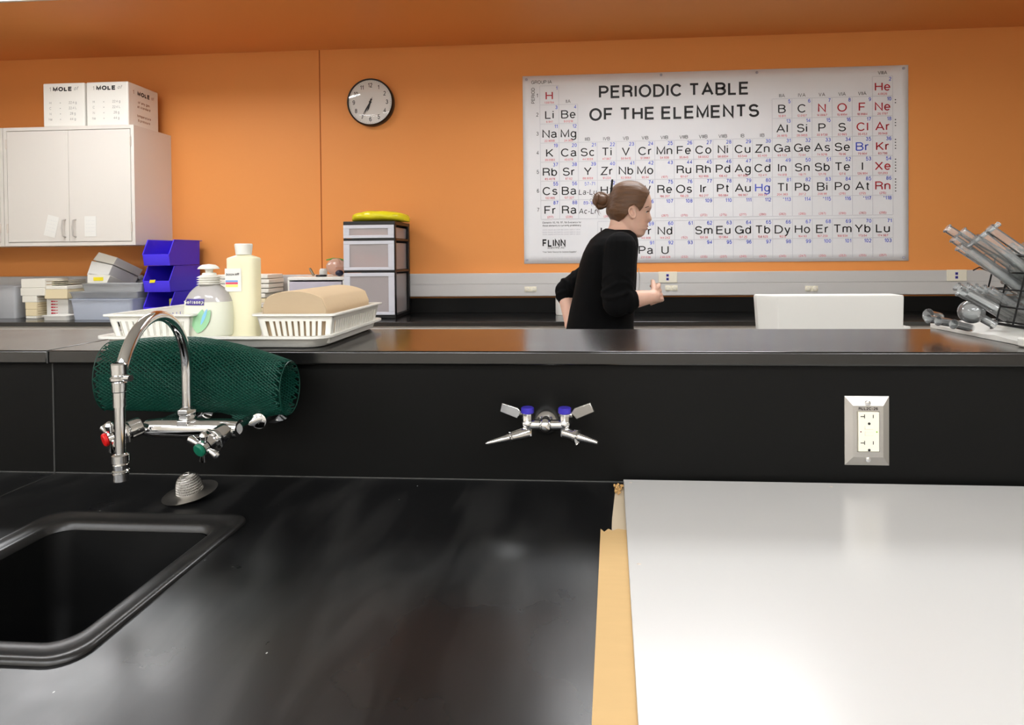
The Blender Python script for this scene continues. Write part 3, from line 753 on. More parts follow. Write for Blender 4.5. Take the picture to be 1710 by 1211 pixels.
def duplex(u, v, label):
    c = at(u, v, Y=YR)
    t = thing('power_outlet', label, 'outlet', (c.x, YR, c.z), 'ivory duplex outlets on the raceway')
    MB().box(c.x-.040, c.x+.040, YR-.002, YR-.0002, c.z-.0175, c.z+.0175).build('yoke', M_ivory, t, bevel=.001)
    for sx in (-1, 1):
        r_ = MB(); r_.lathe([(.0165, 0), (.0165, .005), (.015, .006), (.001, .006)], (c.x+sx*.021, YR-.0018, c.z), (0, -1, 0), n=20)
        f = r_.build('receptacle', M_ivory, t)
        q = MB(); x = c.x+sx*.021
        for dz in (.006, -.006): q.box(x-.005, x+.003, YR-.0083, YR-.0077, c.z+dz-.0009, c.z+dz+.0009)
        q.lathe([(.0022, 0), (.0022, .0006)], (x+.008, YR-.0077, c.z), (0, -1, 0), n=10); q.build('slot', M_inkgrey, f)
duplex(886, 483, 'ivory power outlet on the raceway left of the woman')
duplex(1121, 481, 'ivory power outlet behind the woman\'s raised hand')
duplex(1355, 482, 'ivory power outlet on the raceway above the long white foam box')

# ------------------------------------------------------------------ wall cabinets
YCF = 3.625
cxr = at(223, 208, Y=YCF).x; cxl = at(5, 213, Y=YCF).x
zt_c = at(215, 208.5, Y=YCF).z; zb_c = at(235, 409, Y=YCF).z
def cabinet(x0, x1, label):
    t = thing('wall_cabinet', label, 'cabinet', (x0, YW, zb_c))
    b = MB(); b.box(x0, x1, YCF+.020, YW-.0005, zb_c, zt_c)
    fr = .0215
    b.box(x0, x1, YCF, YCF+.02, zt_c-fr, zt_c); b.box(x0, x1, YCF, YCF+.02, zb_c, zb_c+fr)
    b.box(x0, x0+fr, YCF, YCF+.02, zb_c+fr, zt_c-fr); b.box(x1-fr, x1, YCF, YCF+.02, zb_c+fr, zt_c-fr)
    b.build('body', M_cab, t, smooth=False)
    xm = (x0+x1)/2; g2 = .004
    for k, (a, c) in enumerate(((x0+fr+g2, xm-.0015), (xm+.0015, x1-fr-g2))):
        d = MB().box(a, c, YCF-.001, YCF+.018, zb_c+fr+g2, zt_c-fr-g2).build('door', M_cab, t, bevel=.0012)
        hx = xm-.030 if k == 0 else xm+.040
        hz = zb_c+.055
        MB().tube([(hx+.004, YCF-.0012, hz+.112), (hx+.002, YCF-.022, hz+.106), (hx, YCF-.026, hz+.056), (hx+.002, YCF-.022, hz+.006), (hx+.004, YCF-.0012, hz)], .0045, n=10).build('handle', mat('grey_handle', (188, 182, 176), rough=.35, metal=.4), d)
        ex = x0+fr if k == 0 else x1-fr
        for z in (zt_c-.105, zb_c+.115):
            MB().cyl((ex, YCF-.003, z-.03), (ex, YCF-.003, z+.03), .0045, n=10).build('hinge', M_cabside, d)
    return t
cabinet(cxl, cxr, 'white double-door wall cabinet carrying two white boxes, notes on its doors')
cabinet(cxl-(cxr-cxl)-.006, cxl-.006, 'white wall cabinet at the left edge, only its right door frame visible')
def note(u, v, w, h, rot, label):
    c = at(u, v, Y=YCF-.0025); M = Matrix.Translation(c) @ Matrix.Rotation(math.radians(rot), 4, 'Y')
    o = MB().box(-w/2, w/2, -.0006, .0004, -h/2, h/2, M=M).build('paper_note', M_whitep)
    tag(o, label, 'note', 'paper notes taped to the cabinet doors')
    ln = MB()
    for k in range(4):
        p = M @ Vector((0, -.0007, h*.28-k*h*.17)); tex(ln, '- -- ---', h*.11, p, ux=(M.to_3x3() @ Vector((1, 0, 0))), uy=(M.to_3x3() @ Vector((0, 0, 1))), res=1)
    ln.build('faint_lines', M_inkgrey, None)
    return o
for a in ((86, 378, .078, .135, 14, 'tilted white paper note taped left of the cabinet handles'), (151, 378, .078, .130, 0, 'straight white paper note taped right of the cabinet handles')):
    o = note(*a)
for o in [o for o in C.objects if o.name.startswith('faint_lines')]:
    pr_ = min([p for p in C.objects if p.name.startswith('paper_note')], key=lambda p: (sum((Vector(b) for b in p.bound_box), Vector())/8-sum((Vector(b) for b in o.bound_box), Vector())/8).length)
    o.parent = pr_

# mole boxes
def mole(u0, u1, label):
    a = at(u0, 208, Y=3.637); b = at(u1, 208, Y=3.637); x0, x1 = a.x, b.x
    s = .281; x0 = x1-s; z0 = zt_c+.0005
    t = thing('molar_volume_box', label, 'box', ((x0+x1)/2, 3.637, z0), 'white volume boxes on the wall cabinet')
    MB().box(x0, x1, 3.637, 3.637+s, z0, z0+s).build('carton', M_white, t, bevel=.008, seg=3)
    y = 3.637-.0006; k = MB()
    tex(k, 'MOLE', .028, (x0+s*.48, y, z0+s*.86), weight=.27, sx=1.15)
    k.build('bold_lettering', M_ink, t)
    k = MB(); tex(k, '1', .026, (x0+s*.18, y, z0+s*.86)); tex(k, 'of', .024, (x0+s*.80, y, z0+s*.87), slant=.3)
    for i, (l, r) in enumerate((('H', '22.4 g'), ('C', '22.4 L'), ('N', '28 g'), ('Ne', '44 g'))):
        z = z0+s*(.55-.125*i)
        tex(k, l, .016, (x0+s*.18, y, z)); tex(k, '=', .016, (x0+s*.42, y, z)); tex(k, r, .016, (x0+s*.72, y, z))
    k.build('grey_lettering', mat('soft_grey_ink', (150, 146, 142), rough=.6), t)
    xx = x1+.0006; U, V = (0, 1, 0), (0, 0, 1); k = MB()
    tex(k, 'MOLE', .028, (xx, 3.637+s*.50, z0+s*.80), U, V, weight=.27)
    k.build('side_bold_lettering', M_ink, t)
    k = MB(); tex(k, '1', .026, (xx, 3.637+s*.17, z0+s*.80), U, V); tex(k, 'of', .022, (xx, 3.637+s*.80, z0+s*.80), U, V)
    for i, l in enumerate(('of any gas', 'at standard', '', 'temperature', '& pressure')):
        if l: tex(k, l, .017, (xx, 3.637+s*.5, z0+s*(.60-.105*i)), U, V, weight=.15)
    k.build('side_brown_lettering', mat('brown_ink', (150, 96, 50), rough=.6), t)
mole(68, 141.5, 'white box lettered MOLE on the cabinet, the left one')
mole(143, 214.5, 'white box lettered MOLE on the cabinet, right one with its side showing')

# ------------------------------------------------------------------ clock
cc = at(617.5, 170, Y=YW-.045)
t = thing('wall_clock', 'round black-rimmed wall clock with a white dial on the orange wall', 'clock', (cc.x, YW, cc.z))
R1 = .158
MB().lathe([(R1*.90, -.001), (R1, 0), (R1*1.005, .020), (R1, .040), (R1*.97, .046), (R1*.945, .044), (R1*.935, .036)], (cc.x, YW, cc.z), (0, -1, 0), n=64, cap=False).build('rim', M_blackpl, t)
MB().lathe([(R1*.94, .002), (R1*.94, .034), (.0005, .034)], (cc.x, YW-.0005, cc.z), (0, -1, 0), n=48).build('dial', mat('dial_white', (232, 228, 222), rough=.5), t)
yd = YW-.0350; k = MB()
for h in range(1, 13):
    a = PI/2-h*PI/6; r = R1*.72
    tex(k, str(h), .030, (cc.x+r*math.cos(a), yd, cc.z+r*math.sin(a)), weight=.15, sx=.9)
for q in range(60):
    a = q*PI/30; r0, r1 = R1*.90, R1*(.86 if q % 5 == 0 else .875); c, s_ = math.cos(a), math.sin(a); w = .0006
    k._add([Vector((cc.x+r0*c-w*s_, yd, cc.z+r0*s_+w*c)), Vector((cc.x+r1*c-w*s_, yd, cc.z+r1*s_+w*c)), Vector((cc.x+r1*c+w*s_, yd, cc.z+r1*s_-w*c)), Vector((cc.x+r0*c+w*s_, yd, cc.z+r0*s_-w*c))], [(0, 1, 2, 3)])
k.build('numerals', M_ink, t)
def hand(ang, L, tail, w, y, nm):
    a = math.radians(90-ang); d = Vector((math.cos(a), 0, math.sin(a))); n = Vector((-d.z, 0, d.x)); c = Vector((cc.x, y, cc.z))
    MB().prism([c-d*tail-n*w, c+d*L*.6-n*w*1.1, c+d*L, c+d*L*.6+n*w*1.1, c-d*tail+n*w], (0, -.0012, 0)).build(nm, M_ink, t)
hand(198, R1*.42, R1*.15, .0050, YW-.0365, 'hour_hand'); hand(211, R1*.66, R1*.15, .0030, YW-.0380, 'minute_hand'); hand(205, R1*.78, R1*.22, .0010, YW-.0400, 'second_hand')
MB().lathe([(.008, 0), (.008, .006), (.001, .0075)], (cc.x, YW-.035, cc.z), (0, -1, 0), n=20).build('hub', M_ink, t)
gl = MB(); gl.lathe([(R1*.945, .0425), (R1*.8, .0455), (R1*.5, .0485), (R1*.2, .0500), (.0005, .0503)], (cc.x, YW, cc.z), (0, -1, 0), n=48, cap=False)
gl.build('glass', thin_material('thin_glass', (250, 250, 250), rough=.01), t)

# ------------------------------------------------------------------ periodic table poster
YP = YW-.004
tl, tr = at(872, 128, Y=YP), at(1516.5, 108, Y=YP); bl, br = at(876, 440, Y=YP), at(1517.5, 436, Y=YP)
px0, px1 = (tl.x+bl.x)/2, (tr.x+br.x)/2; pz0, pz1 = (bl.z+br.z)/2, (tl.z+tr.z)/2
t = thing('poster', 'large white periodic table wall chart pinned to the orange wall', 'poster', ((px0+px1)/2, YW, pz0))
sh = MB(); nx, nz_ = 60, 24
def pz(x, z): return YP+.0016*math.sin(x*5.1+z*2)*0.6
vs = [Vector((px0+(px1-px0)*i/nx, pz(px0+(px1-px0)*i/nx, pz0+(pz1-pz0)*j/nz_), pz0+(pz1-pz0)*j/nz_)) for j in range(nz_+1) for i in range(nx+1)]
sh._add(vs, [(j*(nx+1)+i, j*(nx+1)+i+1, (j+1)*(nx+1)+i+1, (j+1)*(nx+1)+i) for j in range(nz_) for i in range(nx)])
sh.build('sheet', M_poster, t, thick=.0008)
YT = YP-.0022
c1, c18 = at(918, 255, Y=YT).x, at(1474, 243, Y=YT).x; CW = (c18-c1)/17
r4 = (at(918, 255, Y=YT).z+at(1474, 243, Y=YT).z)/2
r2 = (at(918, 191, Y=YT).z+at(1474, 177, Y=YT).z)/2; RH = (r2-r4)/2
r8 = (at(1111, 384, Y=YT).z+at(1474, 381, Y=YT).z)/2
def cx_(g): return c1+(g-1)*CW
def rz_(p): return r4-(p-4)*RH if p < 8 else r8-(p-8)*RH
EL = {}
def row(p, g0, syms, z0):
    for i, s_ in enumerate(syms.split()): EL[(p, g0+i)] = (s_, z0+i)
row(1, 1, 'H', 1); row(1, 18, 'He', 2); row(2, 1, 'Li Be', 3); row(2, 13, 'B C N O F Ne', 5); row(3, 1, 'Na Mg', 11); row(3, 13, 'Al Si P S Cl Ar', 13)
row(4, 1, 'K Ca Sc Ti V Cr Mn Fe Co Ni Cu Zn Ga Ge As Se Br Kr', 19); row(5, 1, 'Rb Sr Y Zr Nb Mo _ Ru Rh Pd Ag Cd In Sn Sb Te I Xe', 37)
row(6, 1, 'Cs Ba', 55); row(6, 4, 'Hf Ta W Re Os Ir Pt Au Hg Tl Pb Bi Po At Rn', 72); row(7, 1, 'Fr Ra', 87); row(7, 4, '_ _ _ _ _ _ _ _ _ _ _ _ _ _ _', 104)
row(8, 4, 'La Ce Pr Nd _ Sm Eu Gd Tb Dy Ho Er Tm Yb Lu', 57); row(9, 4, 'Ac Th Pa U _ _ _ _ _ _ _ _ _ _ _', 89)
mass = {1:1.00794,2:4.0026,3:6.941,4:9.01218,5:10.811,6:12.0107,7:14.0067,8:15.9994,9:18.9984,10:20.1797,11:22.9898,12:24.305,13:26.9815,14:28.0855,15:30.9738,16:32.065,17:35.453,18:39.948,19:39.0983,20:40.078,21:44.9559,22:47.867,23:50.9415,24:51.9961,25:54.938,26:55.845,27:58.9332,28:58.6934,29:63.546,30:65.409,31:69.723,32:72.64,33:74.9216,34:78.96,35:79.904,36:83.798,37:85.4678,38:87.62,39:88.9059,40:91.224,41:92.9064,42:95.94,44:101.07,45:102.906,46:106.42,47:107.868,48:112.411,49:114.818,50:118.71,51:121.76,52:127.6,53:126.904,54:131.293,55:132.905,56:137.327,57:138.905,58:140.116,59:140.908,60:144.242,62:150.36,63:151.964,64:157.25,65:158.925,66:162.5,67:164.93,68:167.259,69:168.934,70:173.04,71:174.967,72:178.49,73:180.948,74:183.84,75:186.207,76:190.23,77:192.217,78:195.084,79:196.967,80:200.59,81:204.383,82:207.2,83:208.98,90:232.038,91:231.036,92:238.029}
kb, kr, ku, kp, kg = MB(), MB(), MB(), MB(), MB()
RED = {'H', 'He', 'N', 'O', 'F', 'Ne', 'Cl', 'Ar', 'Kr', 'Xe', 'Rn'}; BLU = {'Br', 'Hg'}
def hline(mb, xa, xb, z, w=.0012): mb._add([Vector((xa, YT, z-w)), Vector((xb, YT, z-w)), Vector((xb, YT, z+w)), Vector((xa, YT, z+w))], [(0, 1, 2, 3)])
def vline(mb, x, za, zb_, w=.0012): mb._add([Vector((x-w, YT, za)), Vector((x+w, YT, za)), Vector((x+w, YT, zb_)), Vector((x-w, YT, zb_))], [(0, 1, 2, 3)])
for (p, g_), (s_, z_) in EL.items():
    x, z = cx_(g_), rz_(p)
    if s_ != '_':
        mb = kr if s_ in RED else ku if s_ in BLU else kb
        tex(mb, s_, RH*.43, (x, YT, z-RH*.02), weight=.125, sx=1.2)
    tex(ku, ('*' if z_ in (113, 115, 117, 118) else '')+str(z_), RH*.19, (x+CW*.43, YT, z+RH*.36), align='RIGHT', weight=.15)
    mm = mass.get(z_); tex(kp, ('%g' % mm) if mm else '(%d)' % int(z_*2.5), RH*.115, (x, YT, z-RH*.385), weight=.15)
for s_, g_, p, f in (('La-Lu', 3, 6, .40), ('Ac-Lr', 3, 7, .40)):
    tex(kb, s_, RH*f*.7, (cx_(g_)-CW*.02, YT, rz_(p)-RH*.1), slant=.1, res=2); tex(ku, '57-71' if p == 6 else '89-103', RH*.18, (cx_(g_)+CW*.1, YT, rz_(p)+RH*.33), res=1)
# cell grid
_seen = set()
def once(key, f, *a):
    if key not in _seen: _seen.add(key); f(*a)
def cells(p, ga, gb):
    for g_ in range(ga, gb+1):
        x, z = cx_(g_), rz_(p); w = .0012
        for zz_, k_ in ((z+RH/2, 0), (z-RH/2, 1)): once(('h', g_, round(zz_, 3)), hline, kg, x-CW/2+w, x+CW/2-w, zz_, w)
        for xx_ in (x-CW/2, x+CW/2): once(('v', p, round(xx_, 3)), vline, kg, xx_, z-RH/2+w, z+RH/2-w, w)
for a in ((1, 1, 1), (1, 18, 18), (2, 1, 2), (2, 13, 18), (3, 1, 2), (3, 13, 18), (4, 1, 18), (5, 1, 18), (6, 1, 18), (7, 1, 18), (8, 4, 18), (9, 4, 18)): cells(*a)
# headings
for s_, u0, u1, v in (('PERIODIC TABLE', 1000, 1251, 151), ('OF THE ELEMENTS', 984, 1268, 188.5)):
    a, b = at(u0, v, Y=YT), at(u1, v-1, Y=YT); mb = MB(); w_ = tex(mb, s_, 1, (0, 0, 0), weight=.17, track=.14); mb.bm.free()
    sz = .084
    tex(kb, s_, sz, ((a.x+b.x)/2, YT, (a.z+b.z)/2), weight=.17, track=.14, sx=(b.x-a.x)/(w_*sz))
for g_, s_ in ((2, 'IIA'),): tex(kb, s_, RH*.18, (cx_(g_), YT, rz_(1)-RH*.34), res=1)
for g_, s_ in zip(range(3, 13), 'IIIB IVB VB VIB VIIB VIIIB VIIIB VIIIB IB IIB'.split()): tex(kb, s_, RH*.18, (cx_(g_), YT, rz_(4)+RH*.66), res=1)
for g_, s_ in zip(range(13, 18), 'IIIA IVA VA VIA VIIA'.split()): tex(kb, s_, RH*.18, (cx_(g_), YT, rz_(2)+RH*.66), res=1)
tex(kb, 'VIIIA', RH*.18, (cx_(18), YT, rz_(1)+RH*.68), res=1); tex(kb, 'GROUP IA', RH*.18, (cx_(1)-CW*.4, YT, rz_(1)+RH*.7), res=1)
tex(kb, 'PERIOD', RH*.18, (cx_(1)-CW*.86, YT, rz_(1)), (0, 0, 1), (-1, 0, 0), res=1)
for p in range(1, 8): tex(kb, str(p), RH*.2, (cx_(1)-CW*.64, YT, rz_(p)), res=1)
for p in range(2, 7):
    for j in range(min(p, 5)): hline(kb, cx_(18)+CW*.6, cx_(18)+CW*.66, rz_(p)+RH*(.3-.15*j), .003)
# publisher corner
a = at(906, 406, Y=YT); tex(kb, 'FLINN', .050, (a.x, YT, a.z), align='LEFT', weight=.2, sx=.8)
a = at(914, 414, Y=YT); tex(kb, 'SCIENTIFIC, INC.', .012, (a.x, YT, a.z), align='LEFT', slant=.3, res=1)
a = at(906, 421, Y=YT); tex(kb, '"Your Safer Source for Science Supplies"', .0095, (a.x, YT, a.z), align='LEFT', res=1)
for i, (v, s_) in enumerate(((372, 'Elements 113, 115, 117, 118: Existence for'), (377, 'these elements is currently preliminary.'))):
    a = at(906, v, Y=YT); tex(kb, s_, .0115, (a.x, YT, a.z), align='LEFT', res=1)
for v in (384, 388, 391.5, 431, 434):
    a = at(906, v, Y=YT); tex(kg, 'atomic masses are from the current table of values', .0085, (a.x, YT, a.z), align='LEFT', res=1)
kb.build('black_lettering', M_ink, t, smooth=False); kr.build('red_lettering', M_inkred, t, smooth=False); ku.build('blue_lettering', M_inkblue, t, smooth=False)
kp.build('pink_mass_lettering', M_inkpink, t, smooth=False); kg.build('grid_lines', M_inkgrey, t, smooth=False)
for u, v in ((879, 133), (1104, 125), (1264, 121), (1509, 114), (880, 434), (1509, 430)):
    c = at(u, v, Y=YT); MB().lathe([(.009, 0), (.008, .004), (.004, .0055), (.0004, .006)], (c.x, YT+.0005, c.z), (0, -1, 0), n=16).build('pin', mat('pale_pin', (170, 168, 178), rough=.3), t)

# ------------------------------------------------------------------ tray, baskets and washing-up things on the ledge
def trapezoid_tub(mb, x0, x1, y0, y1, z0, z1, inset, th=.0025, r=.014, lip=.008):
    """open tub: outer wall up, over the lip, inner wall down"""
    i = inset
    P = [(i, z0), (i*.02, z1-.004), (-lip, z1-.004), (-lip, z1), (th, z1), (i+th, z0+th), (i+.03, z0+th)]
    mb.rings([rrect(x0+a, x1-a, y0+a, y1-a, max(.006, r-a*.3), z, n=5) for a, z in P], cap=False)
    mb.box(x0+i+.002, x1-i-.002, y0+i+.002, y1-i-.002, z0, z0+th)
ZL = ZLT
ta, tb = at(156, 566, Y=1.015), at(548, 569, Y=1.015)
tx0, tx1, ty0, ty1 = ta.x+.006, tb.x-.006, 1.012, 1.325
tray = MB(); zt1 = at(400, 562, Y=1.012).z
i = .016
P = [(i, ZL+.0006), (i-.005, ZL+.002), (.004, zt1-.005), (-.006, zt1-.004), (-.006, zt1), (.004, zt1), (i, ZL+.006), (i+.03, ZL+.004)]
tray.rings([rrect(tx0+a, tx1-a, ty0+a, ty1-a, .03, z, n=6) for a, z in P], cap=False); tray.box(tx0+i+.01, tx1-i-.01, ty0+i+.01, ty1-i-.01, ZL+.0006, ZL+.0045)
tag(tray.build('serving_tray', M_white, angle=50), 'shallow white plastic tray on the ledge holding baskets and bottles', 'tray')
zb0 = ZL+.0055
def basket(x0, x1, y0, y1, z1, label):
    t = thing('slotted_basket', label, 'basket', ((x0+x1)/2, y0, zb0), 'white slotted baskets on the tray')
    b = MB(); th = .0022; z0 = zb0; tap = .010
    def q(x, y, z):                                     # taper inwards to the floor
        f = (z1-z)/(z1-z0); cx, cy = (x0+x1)/2, (y0+y1)/2
        return Vector((x-tap*f*(x-cx)/((x1-x0)/2), y-tap*f*(y-cy)/((y1-y0)/2), z))
    def wall(ax, a, c0, c1, sgn, n):
        zs0, zs1 = z0+.010, z1-.013
        def seg(u0, u1, za, zb_):
            vs = []
            for z in (za, zb_):
                for d in (0, th*sgn):
                    for u in (u0, u1):
                        vs.append(q(u, a+d, z) if ax == 'x' else q(a+d, u, z))
            b._add(vs, [(0, 1, 3, 2), (4, 6, 7, 5), (0, 4, 5, 1), (2, 3, 7, 6), (0, 2, 6, 4), (1, 5, 7, 3)])
        seg(c0, c1, z0, zs0); seg(c0, c1, zs1, z1)
        seg(c0, c0+.012, zs0, zs1); seg(c1-.012, c1, zs0, zs1)
        L = c1-c0-.024; pw = L/n
        for k in range(1, n): seg(c0+.012+k*pw-pw*.30, c0+.012+k*pw+pw*.30, zs0, zs1)
    wall('x', y0, x0, x1, 1, 10); wall('x', y1, x0, x1, -1, 10); wall('y', x0, y0, y1, 1, 19); wall('y', x1, y0, y1, -1, 19)
    b.box(x0+tap, x1-tap, y0+tap, y1-tap, z0, z0+th)
    b.build('body', M_white, t, smooth=False)
    r = MB(); r.rings([rrect(x0+a, x1-a, y0+a, y1-a, .006, z, n=3) for a, z in ((.001, z1-.005), (-.007, z1-.003), (-.007, z1+.0005), (.0035, z1+.0005), (.0035, z1-.003), (.001, z1-.005))], cap=False)
    r.build('rim', M_white, t, bevel=.0006)
    return t
BY0 = 1.036; BY1 = 1.288
ba, bb_ = at(428, 523, Y=BY0), at(556, 523, Y=BY0); zbr = ba.z-.002
basket(ba.x, bb_.x, BY0, BY1, zbr, 'white slotted basket at the right of the tray, filled with brown paper towels')
la, lb = at(180, 524, Y=BY0), at(318, 524, Y=BY0)
basket(la.x, lb.x, BY0, BY1, zbr, 'white slotted basket at the left of the tray, empty, behind the faucet')
# folded towels: arched bundle resting inside the basket
x0, x1 = ba.x+.012, bb_.x-.012; ytf, ytb = BY0+.013, BY1-.013
def arch(y, sc=1.0):
    z0 = zb0+.004; ztop = at(500, 485, Y=BY0).z; out = []
    xa, xb = at(428, 515, Y=BY0+.01).x, at(544, 515, Y=BY0+.01).x
    xa = max(xa, ba.x+.0045); xb = min(xb, bb_.x-.0045)
    zs = zbr+.002; w = xb-xa; tap = .008
    out = [(xa+tap, z0), (xa, zs), (xa, zs+.012)]
    for k in range(1, 16):
        f = k/16; out.append((xa+w*f, zs+.012+(ztop-zs-.012)*min(1, (math.sin(PI*f)**.40)*1.0)*(1-.14*f)))
    out += [(xb, zs+.006), (xb, zs), (xb-tap, z0)]
    return [Vector((x, y, z)) for x, z in out]
n_ = len(arch(0)); tw = MB()
tw.rings([arch(ytf), arch(ytf+(ytb-ytf)*.5), arch(ytb)], cap=True)
two = tw.build('paper_towel_bundle', [M_paperb, M_papere], bevel=.002, angle=50)
for p in two.data.polygons:
    if abs(p.normal.y) > .9: p.material_index = 1
tag(two, 'thick bundle of folded brown paper towels in the right basket', 'paper towels')
# liquid hand soap
sy = 1.075; c = at(351, 560, Y=sy); sz0 = ZL+.0055
def zv(v, Y): return at(351, v, Y=Y).z
t = thing('soap_dispenser', 'pump bottle of milky liquid hand soap with a purple label on the tray', 'soap bottle', (c.x, sy, sz0))
k_ = sy/F_
prof = [(562, 38), (559, 41), (530, 42), (512, 41.5), (500, 39), (490, 34), (482, 27), (476, 19), (472, 15)]
def ringsof(pr, e=2.6, dep=.62):
    return [superring(c.x, sy, zv(v, sy), r*k_, r*k_*dep, n=40, e=e) for v, r in pr]
pr0 = [(560, 38), (557, 40.5), (530, 42), (512, 41.5), (503, 40)]
MB().rings([superring(c.x, sy, max(zv(v, sy), sz0+.0004), r*k_, r*k_*.62, n=40, e=2.6) for v, r in pr0]).build('filled_body', M_soap, t, angle=60)
pr1 = [(503, 40), (496, 37), (488, 32), (481, 25), (476, 18), (473, 14)]
MB().rings(ringsof(pr1)).build('clear_shoulder', thin_material('hazy_bottle_shoulder', (244, 240, 238), cloud=.65, rough=.06), t, angle=60)
cap_ = MB(); z = zv(475, sy)
pf = []
for k in range(4): pf += [(16*k_, z+.0042*k), (20*k_, z+.0042*k+.001), (16*k_, z+.0042*k+.003)]
pf += [(11.5*k_, z+.018), (11*k_, z+.021), (8.5*k_, z+.022)]
cap_.lathe([(1e-3, z)]+pf+[(1e-3, z+.022)], (c.x, sy, 0), n=32); cap_.build('ribbed_collar', M_white, t, angle=25)
pm = MB(); z2 = z+.022; zt2 = zv(441, sy)
pm.lathe([(6*k_, z2-.002), (6*k_, zt2-.012), (8*k_, zt2-.008)], (c.x, sy, 0), n=20)
pm.lathe([(.001, 0), (8*k_, .0005), (18.5*k_, .001), (16*k_, .005), (11*k_, .0085), (.0005, .010)], (c.x-.001, sy, zt2-.010), n=32, sy=.8)
pm.build('pump_head', M_white, t, angle=60)
def shell_patch(mb, u0, u1, v0, v1, rz, dep, e, off=.0006, n=14, m=6, shape=None):
    """patch lying on the superelliptic bottle surface, given in bottle coordinates"""
    vs = []
    for j in range(m+1):
        v = v0+(v1-v0)*j/m; z = zv(v, sy); a = rz(v)*k_; b = a*dep
        for i_ in range(n+1):
            s_ = (u0+(u1-u0)*i_/n)*k_
            s_ = max(-a*.98, min(a*.98, s_)); y = -b*(1-abs(s_/a)**e)**(1/e)
            vs.append(Vector((c.x+s_, sy+y-off, z)))
    mb._add(vs, [(j*(n+1)+i_, j*(n+1)+i_+1, (j+1)*(n+1)+i_+1, (j+1)*(n+1)+i_) for j in range(m) for i_ in range(n)])
def rz(v):
    pts = pr0[::-1]+[]
    pts = [(472, 15), (476, 19), (482, 27), (490, 34), (503, 40), (512, 41.5), (530, 42), (557, 40.5), (562, 38)]
    for (a, r0), (b, r1) in zip(pts, pts[1:]):
        if a <= v <= b: return r0+(r1-r0)*(v-a)/(b-a)
    return 38
lb_ = MB(); shell_patch(lb_, -29, 6, 497.5, 508, rz, .62, 2.6, off=.0012); lo = lb_.build('brand_label', mat('purple_label', (70, 52, 140), rough=.4), t, smooth=False)
l2 = MB(); tex(l2, 'Softsoap', 5.6*k_, (c.x-11.5*k_, sy-.62*41*k_-.0016, zv(502.7, sy)), weight=.2, sx=1.02); l2.build('label_lettering', M_white, lo)
# green and blue leaf emblem
lf = MB(); yl = sy-.62*42*k_-.0012
def leaf(mb, a, b, w, y, n=14):
    a, b = Vector(a), Vector(b); d = b-a; nn = Vector((-d.y, d.x)).normalized(); L = []; R = []
    for k in range(n+1):
        f = k/n; p = a+d*f; ww = w*math.sin(PI*f)**.8
        L.append(p+nn*ww); R.append(p-nn*ww)
    loop = L+R[::-1][1:-1]
    mb._add([Vector((c.x+(q.x-351)*k_, y, zv(q.y, sy))) for q in loop], [tuple(range(len(loop)))])
for i_, a in enumerate((((345, 553), (340, 521), 6.5), ((346, 553.5), (355, 514), 8.5), ((348, 553), (369, 515), 7.5))): leaf(lf, *a, yl-.0002*i_)
lf.build('leaf_emblem', mat('leaf_green', (160, 212, 166), rough=.5), t, smooth=False)
l3 = MB(); leaf(l3, (352, 540), (364, 513), 2.8, yl-.0010)
l3.build('leaf_stripe', mat('leaf_blue', (140, 204, 238), rough=.5), t, smooth=False)
# tall pale yellow squeeze bottle
by = 1.095; cb_ = at(409, 560, Y=by); kb_ = by/F_
def zw(v): return at(409, v, Y=by).z
t = thing('detergent_bottle', 'tall pale yellow bottle with white cap and striped label on the tray', 'bottle', (cb_.x, by, ZL+.0055))
MB().rings([superring(cb_.x, by, max(zw(v), ZL+.006), r*kb_, r*kb_*.62, n=40, e=e) for v, r, e in ((562, 24, 3.4), (560, 26, 3.4), (500, 26.5, 3.4), (440, 26.6, 3.4), (432, 26.6, 3.4), (430.5, 25.5, 3.2), (428, 19, 2.6), (426.2, 13.5, 2.1), (425, 12, 2))]).build('body', M_amber, t, angle=50)
zc0 = zw(425.5)
MB().lathe([(.001, 0), (12.6*kb_, .0002), (14.3*kb_, .017), (14.3*kb_, .0195), (13*kb_, .021), (.001, .0213)], (cb_.x, by, zc0), n=36).build('cap', M_white, t, angle=35)
yl = by-26.6*kb_*.62-.0012
def rectx(mb, u0, u1, v0, v1, y): mb._add([Vector((at(u, by, Y=by).x*1.0, y, zw(v))) for u, v in ((u0, v1), (u1, v1), (u1, v0), (u0, v0))], [(0, 1, 2, 3)])
def rectb(u0, u1, v0, v1, y, nm, m, par):
    q = MB(); X = lambda u: cb_.x+(u-409)*kb_
    q._add([Vector((X(u0), y, zw(v1))), Vector((X(u1), y, zw(v1))), Vector((X(u1), y, zw(v0))), Vector((X(u0), y, zw(v0)))], [(0, 1, 2, 3)])
    return q.build(nm, m, par, smooth=False)
lab = rectb(385, 414, 448, 486, yl, 'paper_label', M_whitep, t)
rectb(386.5, 408, 467.5, 470.2, yl-.0004, 'blue_stripe', mat('stripe_blue', (120, 170, 226), rough=.6), lab)
rectb(386.5, 408, 470.6, 474, yl-.0004, 'red_stripe', mat('stripe_red', (224, 84, 110), rough=.6), lab)
rectb(386.5, 408, 474.4, 478.5, yl-.0004, 'yellow_stripe', mat('stripe_yellow', (232, 238, 130), rough=.6), lab)
q = MB(); tex(q, 'bosox.MR', 4.6*kb_, (cb_.x-10.5*kb_, yl-.0005, zw(457.5)), slant=.25, weight=.16, sx=.85); q.build('hand_lettering', M_ink, lab, smooth=False)

